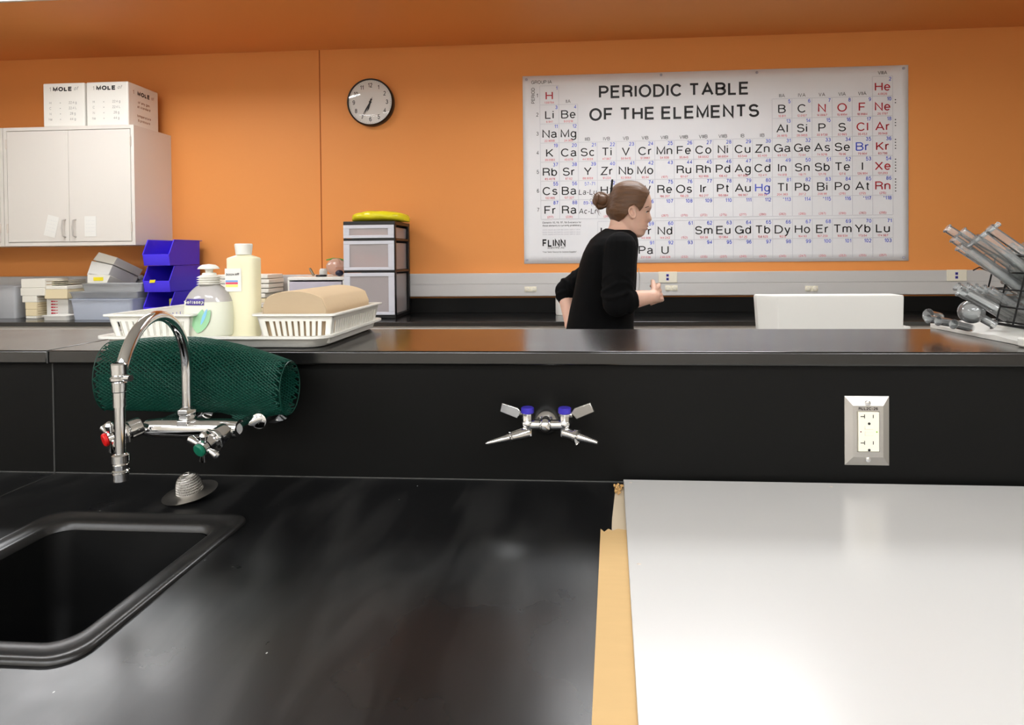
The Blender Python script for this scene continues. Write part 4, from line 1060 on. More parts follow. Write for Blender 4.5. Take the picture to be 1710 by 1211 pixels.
# ------------------------------------------------------------------ things on the rear counter, left to right
zc = ZC+.0008
def cbox(name, m, u0, u1, v0, v1, Y, depth, label, cat, group=None, bevel=.003, rot=0, z0=None, build=True):
    a = at(u0, v1, Y=Y); b = at(u1, v0, Y=Y); z0 = a.z if z0 is None else z0
    w = b.x-a.x; M = Matrix.Translation(((a.x+b.x)/2, Y+depth/2, z0)) @ Matrix.Rotation(math.radians(rot), 4, 'Z')
    o = MB().box(-w/2, w/2, -depth/2, depth/2, 0, b.z-z0, M=M).build(name, m, bevel=bevel)
    return tag(o, label, cat, group)
def open_bin(u0, u1, v0, v1, Y, depth, m, label, name='storage_bin', z0=zc, ribs=True):
    a = at(u0, v1, Y=Y); b = at(u1, v0, Y=Y); o = MB(); z1 = b.z
    x0, x1 = a.x, b.x; i = (z1-z0)*.10
    P = [(i, z0), (.001, z1-.006), (-.006, z1-.005), (-.006, z1), (.002, z1), (i+.002, z0+.003), (i+.02, z0+.003)]
    o.rings([rrect(x0+q, x1-q, Y+q, Y+depth-q, .02, z, n=4) for q, z in P], cap=False); o.box(x0+i+.004, x1-i-.004, Y+i+.004, Y+depth-i-.004, z0, z0+.003)
    return tag(o.build(name, m, angle=50), label, 'bin')
open_bin(-70, 26, 478, 538, 3.62, .22, M_clearpl, 'clear plastic bin at the left edge of the rear counter')
o = cbox('card_box', M_creamw, -60, 22, 494, 537, 3.66, .12, 'white box inside the clear bin at the left edge', 'box', z0=zc+.004)
yl_ = cbox('yellow_tag', M_yellow, -6, 2, 523, 529, 3.6585, .0012, '', '', bevel=0); del yl_['label'], yl_['category']; yl_.parent = o
# tower of cream card boxes
zz = zc
for k, (u0, u1, vt, m, lab_) in enumerate(((43, 61, 528, M_creamw, 'white box at the foot of the cream box stack'), (42.5, 61, 516.5, M_cream, 'cream box second from the bottom of the stack'), (42, 61, 505, M_cream, 'cream box in the middle of the stack, darker face'), (37, 61, 494, M_creamw, 'pale box under the topmost box of the stack'), (34, 74, 481, M_creamw, 'wide off-white box fourth up the card box stack'), (35, 75, 466, M_creamw, 'wide white box crowning the card box stack'))):
    a = at(u0, vt, Y=3.62); b = at(u1, vt, Y=3.62)
    o = MB().box(a.x, b.x, 3.62, 3.80, zz, a.z-.001)
    o = o.build('card_box', m, bevel=.002); tag(o, lab_, 'box', 'stacked card boxes at the left'); zt_o = a.z
    ln = MB()
    for j in range(2): ln.box(b.x-.0002, b.x+.0006, 3.63, 3.79, zz+(zt_o-zz)*(.30+.35*j), zz+(zt_o-zz)*(.36+.35*j))
    ln.build('lid_edge', mat('brown_card_line', (168, 136, 92), rough=.9), o)  # two darker brown strips along the right side of each box
    zz = zt_o
# white pack with red writing, tan box on it, flat boards
def flatten(o, p): o.parent = p; return o
za = at(95, 499, Y=3.66).z
a, b = at(78, 520, Y=3.66), at(114, 520, Y=3.66)
pk = tag(MB().box(a.x, b.x, 3.66, 3.84, zc, za).build('paper_packet', M_whitep, bevel=.002), 'white packet printed with rows of small red marks', 'packet')
q = MB()
for k in range(5):
    z = at(90, 503.5+k*4.9, Y=3.659).z
    for j in range(3): q.box(a.x+.032+j*.017, a.x+.047+j*.017-.002*j, 3.6585, 3.6596, z-.0045+.0012*j, z+.0045-.0012*j)
q.build('red_print', mat('print_red', (206, 30, 56), rough=.6), pk, smooth=False)
z1 = at(95, 478, Y=3.63).z; a, b = at(74, 490, Y=3.63), at(112, 490, Y=3.63)
tb_ = tag(MB().box(a.x, b.x, 3.63, 3.86, za+.001, z1).build('card_box', M_cream, bevel=.003), 'cream box with a white lid resting on the red-printed packet', 'box')
MB().box(a.x-.002, b.x+.002, 3.628, 3.862, z1-.020, z1+.001).build('lid', M_creamw, tb_, bevel=.002)
for k in range(3):
    M = Matrix.Translation((at(98, 470, Y=3.72).x, 3.76, z1+.006+.011*k)) @ Matrix.Rotation(math.radians(4-3*k), 4, 'Z') @ Matrix.Rotation(math.radians(-2.5), 4, 'Y')
    tag(MB().box(-.105, .085, -.09, .08, 0, .0045, M=M).build('card_sheet', mat('grey_beige_card', (204, 196, 172), rough=.85), bevel=.001), ['flat beige card, lowest of three on the cream box', 'flat beige card, middle of three on the cream box', 'flat beige card, topmost of three on the cream box'][k], 'card', 'flat cards on the cream box')
# small white tray and long clear bin
open_bin(70, 112, 527, 540, 3.53, .10, M_foam, 'small white plastic tray in front of the red-printed packet', 'plastic_tray')
open_bin(116, 219, 499, 541, 3.53, .17, thin_material('bluish_clear_plastic', (222, 230, 246), cloud=.85, rough=.2), 'long bluish translucent bin near the counter edge')
cv = cbox('blue_packet', mat('navy_plastic', (20, 44, 110), rough=.4), 217, 236, 513, 533, 3.70, .14, 'dark navy packet beside the blue bins', 'packet', z0=zc)
# stacked clear trays carrying the tipped boxes
zs_ = at(180, 498.5, Y=3.58).z
st = tag(MB().box(at(150, 0, Y=3.70).x, at(228, 0, Y=3.70).x, 3.905, 3.95, zc, zs_-.001).build('support_box', mat('grey_card', (120, 116, 112), rough=.8), bevel=.003), 'grey box standing at the wall behind the long clear bin', 'box')
bn = [(118, 232, 499, 487), (138, 238, 486, 473)]
zp = zs_
for k, (u0, u1, vb_, vt) in enumerate(bn):
    a, b = at(u0, vb_, Y=3.60), at(u1, vt, Y=3.60); o = MB(); z0, z1 = zp, b.z
    P = [(.010, z0), (.001, z1-.004), (-.005, z1-.003), (-.005, z1), (.002, z1), (.012, z0+.003), (.03, z0+.003)]
    o.rings([rrect(a.x+q_, b.x-q_, 3.585+q_, 3.695-q_, .015, z, n=4) for q_, z in P], cap=False); o.box(a.x+.012, b.x-.012, 3.597, 3.683, z0, z0+.003)
    tag(o.build('clear_tray', thin_material('grey_clear_plastic', (228, 230, 232), cloud=.6, rough=.12), angle=50), ['lower clear plastic tray under the tipped white boxes', 'upper clear plastic tray directly under the tipped white boxes'][k], 'tray', 'stacked clear trays')
    zp = z1+.0005
# three white boxes tipped over backwards on the trays
def slab(pts, Y0, dep, name, m, label, group='tipped white boxes on the clear trays', dirv=None):
    a = [at(u, v, Y=Y0) for u, v in pts]; dv = (.03, .19, -.085)
    return tag(MB().prism(a, dv).build(name, m, bevel=.002), label, 'box', group)
t1 = slab([(145.5, 473), (178, 473), (184, 460), (146, 456)], 3.70, .24, 'white_carton', M_creamw, 'lowest tipped white box, with a yellow label')
a, b = at(156, 469, Y=3.6975), at(172, 463, Y=3.6975)
MB().box(a.x, b.x, 3.6975, 3.6995, a.z, b.z).build('yellow_label', M_yellow, t1)
slab([(145, 459), (181, 459), (188, 443), (153, 435.5)], 3.70, .24, 'white_carton', M_whitep, 'middle tipped white box of the three on the clear trays', dirv=(.115, .24, -.06))
slab([(155, 434), (189, 441.5), (196, 430), (165, 421)], 3.70, .24, 'white_carton', M_creamw, 'topmost tipped white box of the three on the clear trays', dirv=(.12, .24, -.075))
jn = MB(); p = at(224, 470, Y=3.90)
for k in range(3): jn.ball((p.x-.02+.03*k, 3.91, zp+.02+.004*k), (.018, .02, .018), n=12)
tag(jn.build('crumpled_film', M_clearpl), 'crumpled clear film between the trays and the blue bins', 'film')

# blue stacking bins
xb0, xb1 = at(238, 430, Y=3.60).x, at(282, 430, Y=3.60).x
hb = (at(260, 399.5, Y=3.62).z-zc)/3; yb1 = 3.60; yb2 = 3.915
def blue_bin():
    t = thing('stacking_bin', 'royal blue open-front stacking bin, lowest of the three by the bottles', 'bin', (xb0, yb1, zc), 'royal blue stacking bins')
    x0, x1, z0, z1 = xb0, xb1, zc+.0005, zc+hb-.004; th = .0035; b = MB()
    zl = z0+(z1-z0)*.44
    prof = [(yb1+.012, z0), (yb1, zl-.004), (yb1+.002, zl), (yb1+.050, z1), (yb2, z1), (yb2-.004, z0)]
    b.prism([(x0, y, z) for y, z in prof], (th, 0, 0)); b.prism([(x1-th, y, z) for y, z in prof], (th, 0, 0))
    b.box(x0, x1, yb1+.012, yb2-.004, z0, z0+th)
    b.prism([(x0+th, yb1+.012, z0+th), (x0+th, yb1, zl-.004), (x0+th, yb1+.002, zl), (x0+th, yb1+.006, zl), (x0+th, yb1+.016, z0+th)], (x1-x0-2*th, 0, 0))
    b.box(x0+th, x1-th, yb2-.006, yb2-.003, z0+th, z1)
    b.build('body', M_blue, t, bevel=.0012)
    r = MB()
    for x in (x0-.003, x1-.003):                         # thick sloped rim strips
        r.prism([(x, yb1-.001, zl-.002), (x, yb1+.049, z1+.002), (x, yb1+.056, z1+.002), (x, yb1+.006, zl-.006)], (.006, 0, 0))
        r.box(x, x+.006, yb1+.05, yb2+.004, z1-.002, z1+.002)
    r.box(x0-.003, x1+.003, yb2-.006, yb2+.022, z1-.002, z1+.002)
    r.build('rim', M_blue, t, bevel=.0008)
    return t
b0_ = blue_bin()
b1_ = copy_thing(b0_, (0, 0, hb), 'royal blue stacking bin with a small yellow sticker, middle one of the stack')
b2_ = copy_thing(b0_, (0, 0, 2*hb), 'royal blue stacking bin, topmost of the stack below the cabinet corner')
p = at(254, 470, Y=3.597)
MB().prism([(p.x-.020, 3.5982, p.z-.010), (p.x+.016, 3.5982, p.z-.008), (p.x+.022, 3.5982, p.z+.010), (p.x-.016, 3.5982, p.z+.009)], (0, .0008, 0)).build('yellow_sticker', M_yellow, b1_)
p = at(279, 503, Y=3.63)
MB().box(xb1-.030, xb1-.005, 3.64, 3.70, zc+.06, p.z+.015).build('paper_slip', mat('olive_yellow_card', (186, 182, 60), rough=.7), b0_)

# stack of pale weighing trays behind the bottles
a, b = at(360, 458, Y=3.70), at(441, 458, Y=3.70); zz = zc; n_s = 9; hs = (a.z-zc)/n_s
for k in range(n_s):
    dx_ = random.uniform(-.006, .006); col_ = M_creamw if k > 3 else (M_cream if k % 2 else M_whitep)
    o = MB().box(a.x+dx_, b.x+dx_+(.03 if k > 4 else 0), 3.70, 3.90, zz, zz+hs*.86).build('flat_pack', col_, bevel=.004)
    tag(o, 'flat pale pack behind the yellow bottle, %s' % ['lowest of its stack', 'second from the stack bottom', 'third from the stack bottom', 'fourth from the stack bottom', 'middle one of the stack', 'fourth from the stack top', 'third from the stack top', 'second from the stack top', 'topmost of its stack'][k], 'pack', 'stack of flat packs behind the bottles'); zz += hs
# white drawer box and the clutter on it
a, b = at(480, 463, Y=3.62), at(575, 463, Y=3.62); zd_ = a.z
b = Vector((min(b.x, at(573, 400, Y=3.595).x-.006), b.y, b.z))
t = thing('drawer_box', 'low white plastic drawer box left of the black drawer tower', 'box', (a.x, 3.62, zc))
s_ = MB(); s_.box(a.x, b.x, 3.62, 3.92, zd_-.020, zd_); s_.box(a.x, a.x+.012, 3.62, 3.92, zc, zd_-.02); s_.box(b.x-.012, b.x, 3.62, 3.92, zc, zd_-.02); s_.box(a.x+.012, b.x-.012, 3.90, 3.92, zc, zd_-.02); s_.box(a.x+.012, b.x-.012, 3.62, 3.90, zc, zc+.012)
s_.build('shell', M_white, t, bevel=.004)
for k in range(2):
    zA = zc+.016+k*(zd_-zc-.04)/2
    d = MB().box(a.x+.014, b.x-.014, 3.612, 3.88, zA, zA+(zd_-zc-.04)/2-.006).build('drawer', mat('lilac_clear_plastic', (216, 210, 222), rough=.3, trans=.2, ior=1.2), t, bevel=.004)
    MB().box((a.x+b.x)/2-.04, (a.x+b.x)/2+.04, 3.600, 3.6119, zA+.02, zA+.032).build('pull', M_white, d, bevel=.003)
zt0 = zd_+.0006
def jar(u, v, Y, r, h, m, name, label, cat, lean=0):
    p = at(u, v, Y=Y); M = Matrix.Rotation(math.radians(lean), 3, 'Y')
    o = MB().lathe([(r*.9, 0), (r, .003), (r, h*.8), (r*.8, h*.9), (r*.8, h)], (p.x, Y, zt0+abs(math.sin(math.radians(lean)))*r), M @ Vector((0, 0, 1)), n=20)
    return tag(o.build(name, m, angle=40), label, cat)
jar(540, 460, 3.70, .024, .050, M_whitep, 'small_jar', 'small white jar on the white drawer box', 'jar')
jar(524, 460, 3.74, .008, .055, mat('grey_rod', (150, 140, 120), rough=.4, metal=.6), 'metal_clip', 'small grey metal clip leaning beside the white jar', 'clip', lean=-28)
tag(MB().lathe([(.030, 0), (.034, .004), (.030, .012), (.01, .013)], (at(537, 460, Y=3.66).x, 3.655, zt0), n=24).build('black_lid', M_blackpl, angle=40), 'flat black lid lying in front of the white jar', 'lid')
tag(MB().ball((at(567, 460, Y=3.68).x, 3.68, zt0+.021), (.026, .024, .020), n=16).build('dark_stopper', mat('navy_rubber', (34, 36, 60), rough=.5)), 'dark navy stopper beside the drawer tower', 'stopper')
# crumpled clear bag with reddish contents and green closure
t = thing('plastic_bag', 'crumpled clear bag with pinkish contents and a green seal', 'bag', (at(560, 460, Y=3.77).x, 3.80, zt0))
c3 = Vector((at(560, 448, Y=3.80).x, 3.815, zt0+.058)); rings = []
for j in range(13):
    th = PI*j/12; ring = []
    for k in range(28):
        ph = 2*PI*k/28; r = 1+.22*noise.noise(Vector((math.cos(ph)*2.2, math.sin(ph)*2.2, j*.35)))
        z_ = -math.cos(th)
        sx_ = .070*(math.sin(th)*.9+.10*(1 if j > 10 else 0)); 
        ring.append(c3+Vector((sx_*r*math.cos(ph), .045*r*max(.05, math.sin(th))*math.sin(ph), .056*z_)))
    rings.append(ring)
MB().rings(rings).build('film', thin_material('pinkish_film', (250, 226, 214), cloud=.75, rough=.12, cloud_rgb=(244, 206, 186)), t, angle=20)
MB().tube([c3+Vector((-.066, 0, .046)), c3+Vector((-.02, .004, .054)), c3+Vector((.03, -.003, .050)), c3+Vector((.07, 0, .040))], [.004, .006, .005, .004], n=8, flat=.6).build('green_seal', mat('seal_green', (96, 158, 70), rough=.4), t)

# drawer tower
YD = 3.595
dx0, dx1 = at(574, 450, Y=YD).x, at(660, 450, Y=YD).x; zd1 = at(620, 369.5, Y=YD).z; yd1 = YD+.335
t = thing('drawer_tower', 'black-framed tower of three translucent drawers under a yellow bag', 'drawers', ((dx0+dx1)/2, YD, zc))
lv = [zc+.0, at(620, 453.5, Y=YD).z, at(620, 400, Y=YD).z, zd1]
fr = MB(); pt = .013
for k, z in enumerate(lv):
    h_ = .022 if k in (0, 3) else .014
    zA, zB = (z, z+h_) if k == 0 else (z-h_, z) if k == 3 else (z-h_/2, z+h_/2)
    fr.box(dx0, dx1, YD, yd1, zA, zB)
for x in (dx0, dx1-pt):
    fr.box(x, x+pt, YD+.006, YD+.030, lv[0]+.01, lv[3]-.01); fr.box(x, x+pt, yd1-.030, yd1, lv[0]+.01, lv[3]-.01)
fr.box(dx0+pt, dx1-pt, yd1-.006, yd1, lv[0]+.01, lv[3]-.01)
fr.build('frame', M_blackpl, t, bevel=.002)
for k in range(3):
    zA = lv[k]+(.023 if k == 0 else .008); zB = lv[k+1]-(.023 if k == 2 else .008); x0, x1 = dx0+.003, dx1-.003
    d = MB(); f_ = .030; y0 = YD-.010
    d.box(x0, x1, y0, y0+.006, zA, zA+.018).box(x0, x1, y0, y0+.006, zB-.022, zB).box(x0, x0+f_+.008, y0, y0+.006, zA+.018, zB-.022).box(x1-f_-.008, x1, y0, y0+.006, zA+.018, zB-.022)
    do = d.build('drawer', mat('milky_frame_plastic', (214, 214, 222), rough=.35), t, bevel=.002)
    e = MB(); e.box(x0+f_, x1-f_, y0+.004, y0+.007, zA+.016, zB-.018)
    e.box(x0+.016, x0+.019, y0+.008, yd1-.012, zA+.002, zB-.012).box(x1-.019, x1-.016, y0+.008, yd1-.012, zA+.002, zB-.012).box(x0+.019, x1-.019, y0+.008, yd1-.012, zA+.002, zA+.005).box(x0+.019, x1-.019, yd1-.015, yd1-.012, zA+.005, zB-.012)
    e.build('clear_tub', M_frost, do)
    ct = MB(); hgt = (zB-zA)*(.55 if k else .42)
    for j in range(3):
        xx = x0+.045+j*(x1-x0-.09)/3; ww = (x1-x0-.09)/3-.006
        ct.box(xx, xx+ww, YD+.03, yd1-.05, zA+.006, zA+.006+hgt*(1-.15*j))
    ct.build('contents', mat(['grey_contents', 'peach_contents', 'peach_contents'][k], [(150, 152, 162), (246, 184, 158), (246, 184, 158)][k], rough=.8), do, bevel=.004)
# yellow bag lying on top
rings = []; xa, xb = dx0-.012+.015, dx1+.045
nx_ = 16
for i_ in range(nx_+1):
    f = i_/nx_; x = xa+(xb-xa)*f; prof_ = max(.12, min(1, math.sin(PI*min(1, max(0, f)))**.35)); ring = []
    for k in range(24):
        a_ = 2*PI*k/24; r = 1+.10*noise.noise(Vector((f*7, math.cos(a_)*1.5, math.sin(a_)*1.5)))
        ring.append(Vector((x, YD+.165+.150*prof_*r*math.copysign(abs(math.cos(a_))**.6, math.cos(a_)), zd1+.0012+(.036+.035*r*math.copysign(abs(math.sin(a_))**.7, math.sin(a_)))*(.35+.65*prof_))))
    rings.append(ring)
for r_ in rings:
    for p_ in r_:
        if p_.z < zd1+.001: p_.z = zd1+.001
tag(MB().rings(rings).build('yellow_bag', mat('glossy_yellow_film', (240, 226, 40), rough=.22, trans=.1, ior=1.2, bump=1.0, bscale=26, bstretch=(1, 1, 1), coat=.4), angle=70), 'bright yellow plastic bag lying on top of the drawer tower', 'bag')

# white roll behind the woman's elbow, long white foam box
p = at(938, 530, Y=3.82)
t = tag(MB().lathe([(.001, 0), (.050, .0005), (.052, .01), (.052, .155), (.048, .165), (.022, .167), (.020, .155), (.001, .155)], (p.x+.014, 3.82, zc), n=32).build('paper_roll', M_whitep, angle=35), 'white paper roll on the rear counter behind the woman\'s left elbow', 'paper roll')
YX = 1.90
xA = at(1262, 520, Y=YX+.05).x; xM = at(1299, 520, Y=YX).x; xB = at(1510, 520, Y=YX).x; zA_, zB_ = ZC+.0008, at(1390, 493.5, Y=YX).z
t = thing('instrument', 'shallow white plastic bench unit with a chamfered left side, behind the ledge', 'instrument', ((xA+xB)/2, YX, ZC))
fb = MB()
fb.rings([[Vector((x, y, z)) for x, y in ((xA+o_, YX+.048), (xM+o_*.3, YX+o_*.3), (xB-o_*.2, YX+o_*.3), (xB-o_*.2, YX+.075), (xA+o_, YX+.075))] for o_, z in ((.012, zA_), (.008, zA_+.12), (.001, zB_-.02), (0, zB_-.008), (.003, zB_))])
fb.build('housing', M_foam, t, bevel=.003, seg=3)
z_ = at(1515, 546, Y=YX).z
MB().box(xB-.05, xB+.024, YX+.01, YX+.10, z_-.012, z_).build('side_lip', M_foam, t, bevel=.002)
for x in (xA+.04, xB-.04):
    for y in (YX+.058, YX+.068): MB().cyl((x, y, ZC+.0002), (x, y, zA_+.001), .01, n=12).build('foot', M_blackpl, t)

# ------------------------------------------------------------------ glassware rack and tray at the right end of the ledge
XRk = .765
wh = MB(); n_ = 26
# white draining pad: a soft slab with an uneven top
px_0, px_1, py_0, py_1 = .752, 1.06, 1.06, 1.315
grid = []
for j in range(9):
    for i_ in range(13):
        x = px_0+(px_1-px_0)*i_/12; y = py_0+(py_1-py_0)*j/8
        e = min(i_, 12-i_, j, 8-j); z = ZL+.004+(.016 if e > 0 else .004)+.005*noise.noise(Vector((x*30, y*30, 1)))
        grid.append(Vector((x+.004*noise.noise(Vector((y*40, 3, 1))), y, z)))
nb_ = len(grid); base = [Vector((p.x, p.y, ZL+.0006)) for p in grid]
fs = [(j*13+i_, j*13+i_+1, (j+1)*13+i_+1, (j+1)*13+i_) for j in range(8) for i_ in range(12)]
edge = [i_ for i_ in range(13)]+[j*13+12 for j in range(1, 9)]+[8*13+i_ for i_ in range(11, -1, -1)]+[j*13 for j in range(7, 0, -1)]
allf = fs+[tuple(nb_+q for q in f[::-1]) for f in fs]+[(edge[k], edge[(k+1) % len(edge)], nb_+edge[(k+1) % len(edge)], nb_+edge[k]) for k in range(len(edge))]
wh._add(grid+base, allf)
tag(wh.build('draining_pad', M_foam, angle=60), 'thick white draining pad under the loose glassware at the right', 'pad')
# open wire basket, its left side facing the viewer
t = thing('wire_basket', 'tall black wire basket crammed with glass tubes at the right edge', 'basket', (.90, 1.12, ZL))
def P3(x, y, z, f=0): return Vector((x, y, z))
zt_b = at(1680, 427, X=.80).z
y0b, y1b = 1.010, 1.175; x0t, x0b = .790, .762; x1b = 1.10
zb_b = ZL+.030
def side(y, f): return Vector((x0b+(x0t-x0b)*f, y, zb_b+(zt_b-zb_b)*f))
wr = MB(); R0 = .0016
nz3 = 5; ny3 = 5
for k in range(nz3):
    f = k/(nz3-1); r = R0*(1.6 if k in (0, nz3-1) else 1)
    a, b_ = side(y0b, f), side(y1b, f); c_, d_ = Vector((x1b, y1b, a.z)), Vector((x1b, y0b, a.z))
    wr.tube([a, b_, c_, d_, a], r, n=6)
    if k == 0:
        for j in range(1, 10): x = a.x+(x1b-a.x)*j/10; wr.tube([(x, y0b, a.z), (x, y1b, a.z)], R0, n=6)
for j in range(ny3):
    y = y0b+(y1b-y0b)*j/(ny3-1)
    wr.tube([side(y, 0), side(y, 1)], R0, n=6); wr.tube([(x1b, y, zb_b), (x1b, y, zt_b)], R0, n=6)
for j in range(1, 10):
    f = j/10
    for y in (y0b, y1b):
        a, b_ = side(y, 0), side(y, 1); wr.tube([a+(Vector((x1b, y, zb_b))-a)*f, b_+(Vector((x1b, y, zt_b))-b_)*f], R0, n=6)
wr.build('wires', M_black, t)
hk = MB(); a = side(y1b, 1)
hk.tube([a, a+Vector((-.012, .010, .004)), a+Vector((-.022, .012, -.004)), a+Vector((-.020, .008, -.012))], .0013, n=6); a = side(y1b, .74)
hk.tube([a, a+Vector((-.016, .010, .010)), a+Vector((-.026, .012, .004))], .0013, n=6)
hk.build('bent_wire_end', M_black, t)
ft = MB()
for x in (x0b+.02, x1b-.02):
    for y in (y0b+.01, y1b-.01): ft.cyl((x, y, ZL+(.0225 if y > 1.07 else .0006)), (x, y, zb_b), .002, n=8)
ft.build('foot', M_black, t)
# test tubes
def tube_mesh():
    L = .150; r = .0078; w = .0011; pr = []
    for k in range(7): a = PI/2*k/6; pr.append((max(.0004, r*math.sin(a)), r-r*math.cos(a)))
    pr += [(r, L-.003), (r+.0016, L-.001), (r+.0012, L), (r-w, L), (r-w, L-.004)]
    return pr
src = None
def put_tube(mouth, d, sc=1.0, label='clear glass test tube, mouth up-left, in the black wire basket', grp='test tubes in the wire basket'):
    global src
    d = Vector(d).normalized(); q = Vector((0, 0, 1)).rotation_difference(d)
    if src is None:
        src = MB().lathe(tube_mesh(), n=18, cap=False).build('test_tube', M_glass, angle=60); o = src
    else:
        o = src.copy(); C.objects.link(o)
    o.rotation_mode = 'QUATERNION'; o.rotation_quaternion = q; o.scale = (sc, sc, sc); o.location = Vector(mouth)-d*.150*sc
    return tag(o, label, 'test tube', grp)
random.seed(21)
D0 = Vector((-.74, .16, .60))
for k, (u, v) in enumerate(((1581, 381), (1592, 398), (1606, 386), (1601, 412), (1618, 420), (1628, 398), (1640, 391), (1652, 381))):
    Y = 1.15-.006*k; put_tube(at(u, v, Y=Y), D0+Vector((random.uniform(-.06, .06), random.uniform(-.05, .05), random.uniform(-.05, .05)))*(1 if k < 5 else 1.6), label='clear glass test tube rising above the basket, %s' % ['its mouth the farthest upper left', 'second mouth from the left', 'third mouth from the left', 'low mouth under the topmost ones', 'lowest mouth of the upper cluster', 'behind the slanting short tube', 'sixth mouth from the left', 'nearest the right edge'][k], grp='test tubes above the basket')
for k, (u, v) in enumerate(((1597, 478), (1612, 478), (1626, 480), (1640, 482), (1652, 484))):
    put_tube(at(u, v, Y=1.17-.012*k), Vector((-.78, .10, .56)), label='clear glass test tube over the round flask, %s of the row of five' % ['leftmost', 'second from left', 'middle one', 'fourth from left', 'rightmost'][k], grp='test tubes through the basket side')
for r_ in range(7):
    for c_ in range(5):
        y = 1.030+.034*c_+random.uniform(-.004, .004); z = ZL+.072+.0165*r_+random.uniform(-.003, .003)
        put_tube((.782+.003*r_+random.uniform(0, .012), y, z), Vector((-.80, random.uniform(-.08, .08), .54)))
put_tube(at(1668, 374, Y=1.13), Vector((.62, .1, .42)), sc=.5, label='clear glass test tube leaning up to the right above the basket', grp='test tubes above the basket')
# round flask and funnel and short glass pieces on the pad
def glass_obj(name, pr, o, ax, label, cat, n=28, m=None):
    return tag(MB().lathe(pr, o, ax, n=n, cap=False).build(name, m or M_glass, angle=60), label, cat)
R = .021; pr = []
for k in range(2, 19): a = PI*k/20; pr.append((R*math.sin(a), -R*math.cos(a)))
pr = [(.0004, -R)]+pr[0:]+[(.0075, R*1.0), (.0072, R*1.9), (.0095, R*2.0), (.0090, R*2.04), (.0062, R*1.95), (.0062, R*1.05)]
for k in range(18, 1, -1): a = PI*k/20; pr.append(((R-.0012)*math.sin(a), -(R-.0012)*math.cos(a)))
pr.append((.0003, -(R-.0012)))
c_ = at(1622, 521, Y=1.13); c_.x = min(c_.x, .742+.09)
glass_obj('round_flask', pr, (c_.x, 1.13, c_.z), (.7, -.1, -.45), 'small round glass flask lying on the white pad', 'flask')
zpad = ZL+.0215
def ring_piece(u, v, Y, r, L, ax, label, name='glass_vial'):
    p = at(u, v, Y=Y); q = [(r, 0), (r, L*.9), (r*1.25, L), (r*1.15, L), (r-.001, L*.9), (r-.001, .001), (.0003, .001), (.0003, 0)]
    return glass_obj(name, q[::-1], p, ax, label, 'vial', n=20)
ring_piece(1569, 531, 1.22, .010, .030, (-.8, -.3, .2), 'short glass vial at the left tip of the white pad')
ring_piece(1585, 538, 1.17, .007, .045, (-.9, -.2, .15), 'thin glass vial lying on the pad, second from its tip')
ring_piece(1603, 542, 1.13, .007, .045, (-.9, -.2, .15), 'thin glass vial lying on the pad below the round flask')
ring_piece(1622, 548, 1.10, .007, .040, (-.9, -.3, .2), 'thin glass vial at the front edge of the white pad')
ring_piece(1650, 514, 1.06, .0072, .050, (-.75, .2, .5), 'glass vial with its mouth in front of the basket, left one')
ring_piece(1664, 516, 1.05, .0072, .050, (-.75, .2, .5), 'glass vial with its mouth in front of the basket, right one')
ft_ = MB().box(.742, .775, .999, 1.055, ZL+.0005, ZL+.016).build('sponge', M_foam, bevel=.003)
tag(ft_, 'small white sponge in front of the wire basket at the right edge', 'sponge')

# ------------------------------------------------------------------ woman
YP0 = 2.45
def Q(u, v, dy=0.0): return at(u, v, Y=YP0+dy)
KP = YP0/F_
person = thing('person', 'woman in a black sweater with her hair in a bun, leaning forward behind the bench', 'person', (Q(1000, 500).x, YP0, 0))

def hslice(v, ub, uf, hw, n=40, nose=0.0, e=2.2, dyc=0.0, sq=0.0):
    """head slice at image row v from back ub to front uf, half width hw (m); nose = extra length in front (m)"""
    a, b = Q(ub, v), Q(uf, v); cx = (a.x+b.x)/2; ra = (b.x-a.x)/2; z = (a.z+b.z)/2; out = []
    for k in range(n):
        t_ = 2*PI*k/n; c, s = math.cos(t_), math.sin(t_)
        x = ra*math.copysign(abs(c)**(2/e), c); y = hw*math.copysign(abs(s)**(2/e), s)
        if c > 0: y *= (1-sq*c)
        if nose and c > 0: x += nose*math.exp(-(y/.0115)**2)
        out.append(Vector((cx+x, YP0+dyc+y, z)))
    return out
# rows: v, back, front(without nose), half width, nose, squeeze
HEAD = [(306.5, 1042, 1058, .014, 0, 0), (308, 1035, 1066, .036, 0, 0), (312, 1028, 1074.5, .053, 0, 0), (318, 1023.5, 1080.5, .065, 0, 0), (326, 1020.5, 1085, .072, 0, 0), (334, 1018.5, 1087.4, .0745, 0, .06), (341, 1017.5, 1087.8, .075, 0, .12),
        (346, 1017, 1088.2, .0745, .0004, .16), (349.5, 1017, 1087.0, .074, .0010, .17), (353, 1017, 1084.0, .073, .0028, .17), (357, 1018, 1083.4, .072, .0058, .18), (361, 1020, 1083.4, .070, .0095, .18), (365, 1023, 1083.4, .068, .0135, .19), (368, 1025, 1083.0, .067, .0150, .19), (370.6, 1027, 1082.0, .066, .0090, .20),
        (373, 1029, 1080.8, .064, .0012, .22), (377, 1031, 1081.8, .062, .0012, .24), (379.8, 1033, 1080.2, .060, .0001, .26), (382.6, 1036, 1080.6, .058, .0010, .28), (385.5, 1039, 1078.0, .055, 0, .30), (389, 1043, 1077.2, .050, 0, .34), (392.5, 1048, 1075.8, .043, 0, .36), (395, 1053, 1072.5, .032, 0, .36), (396.6, 1060, 1069, .018, 0, .2)]
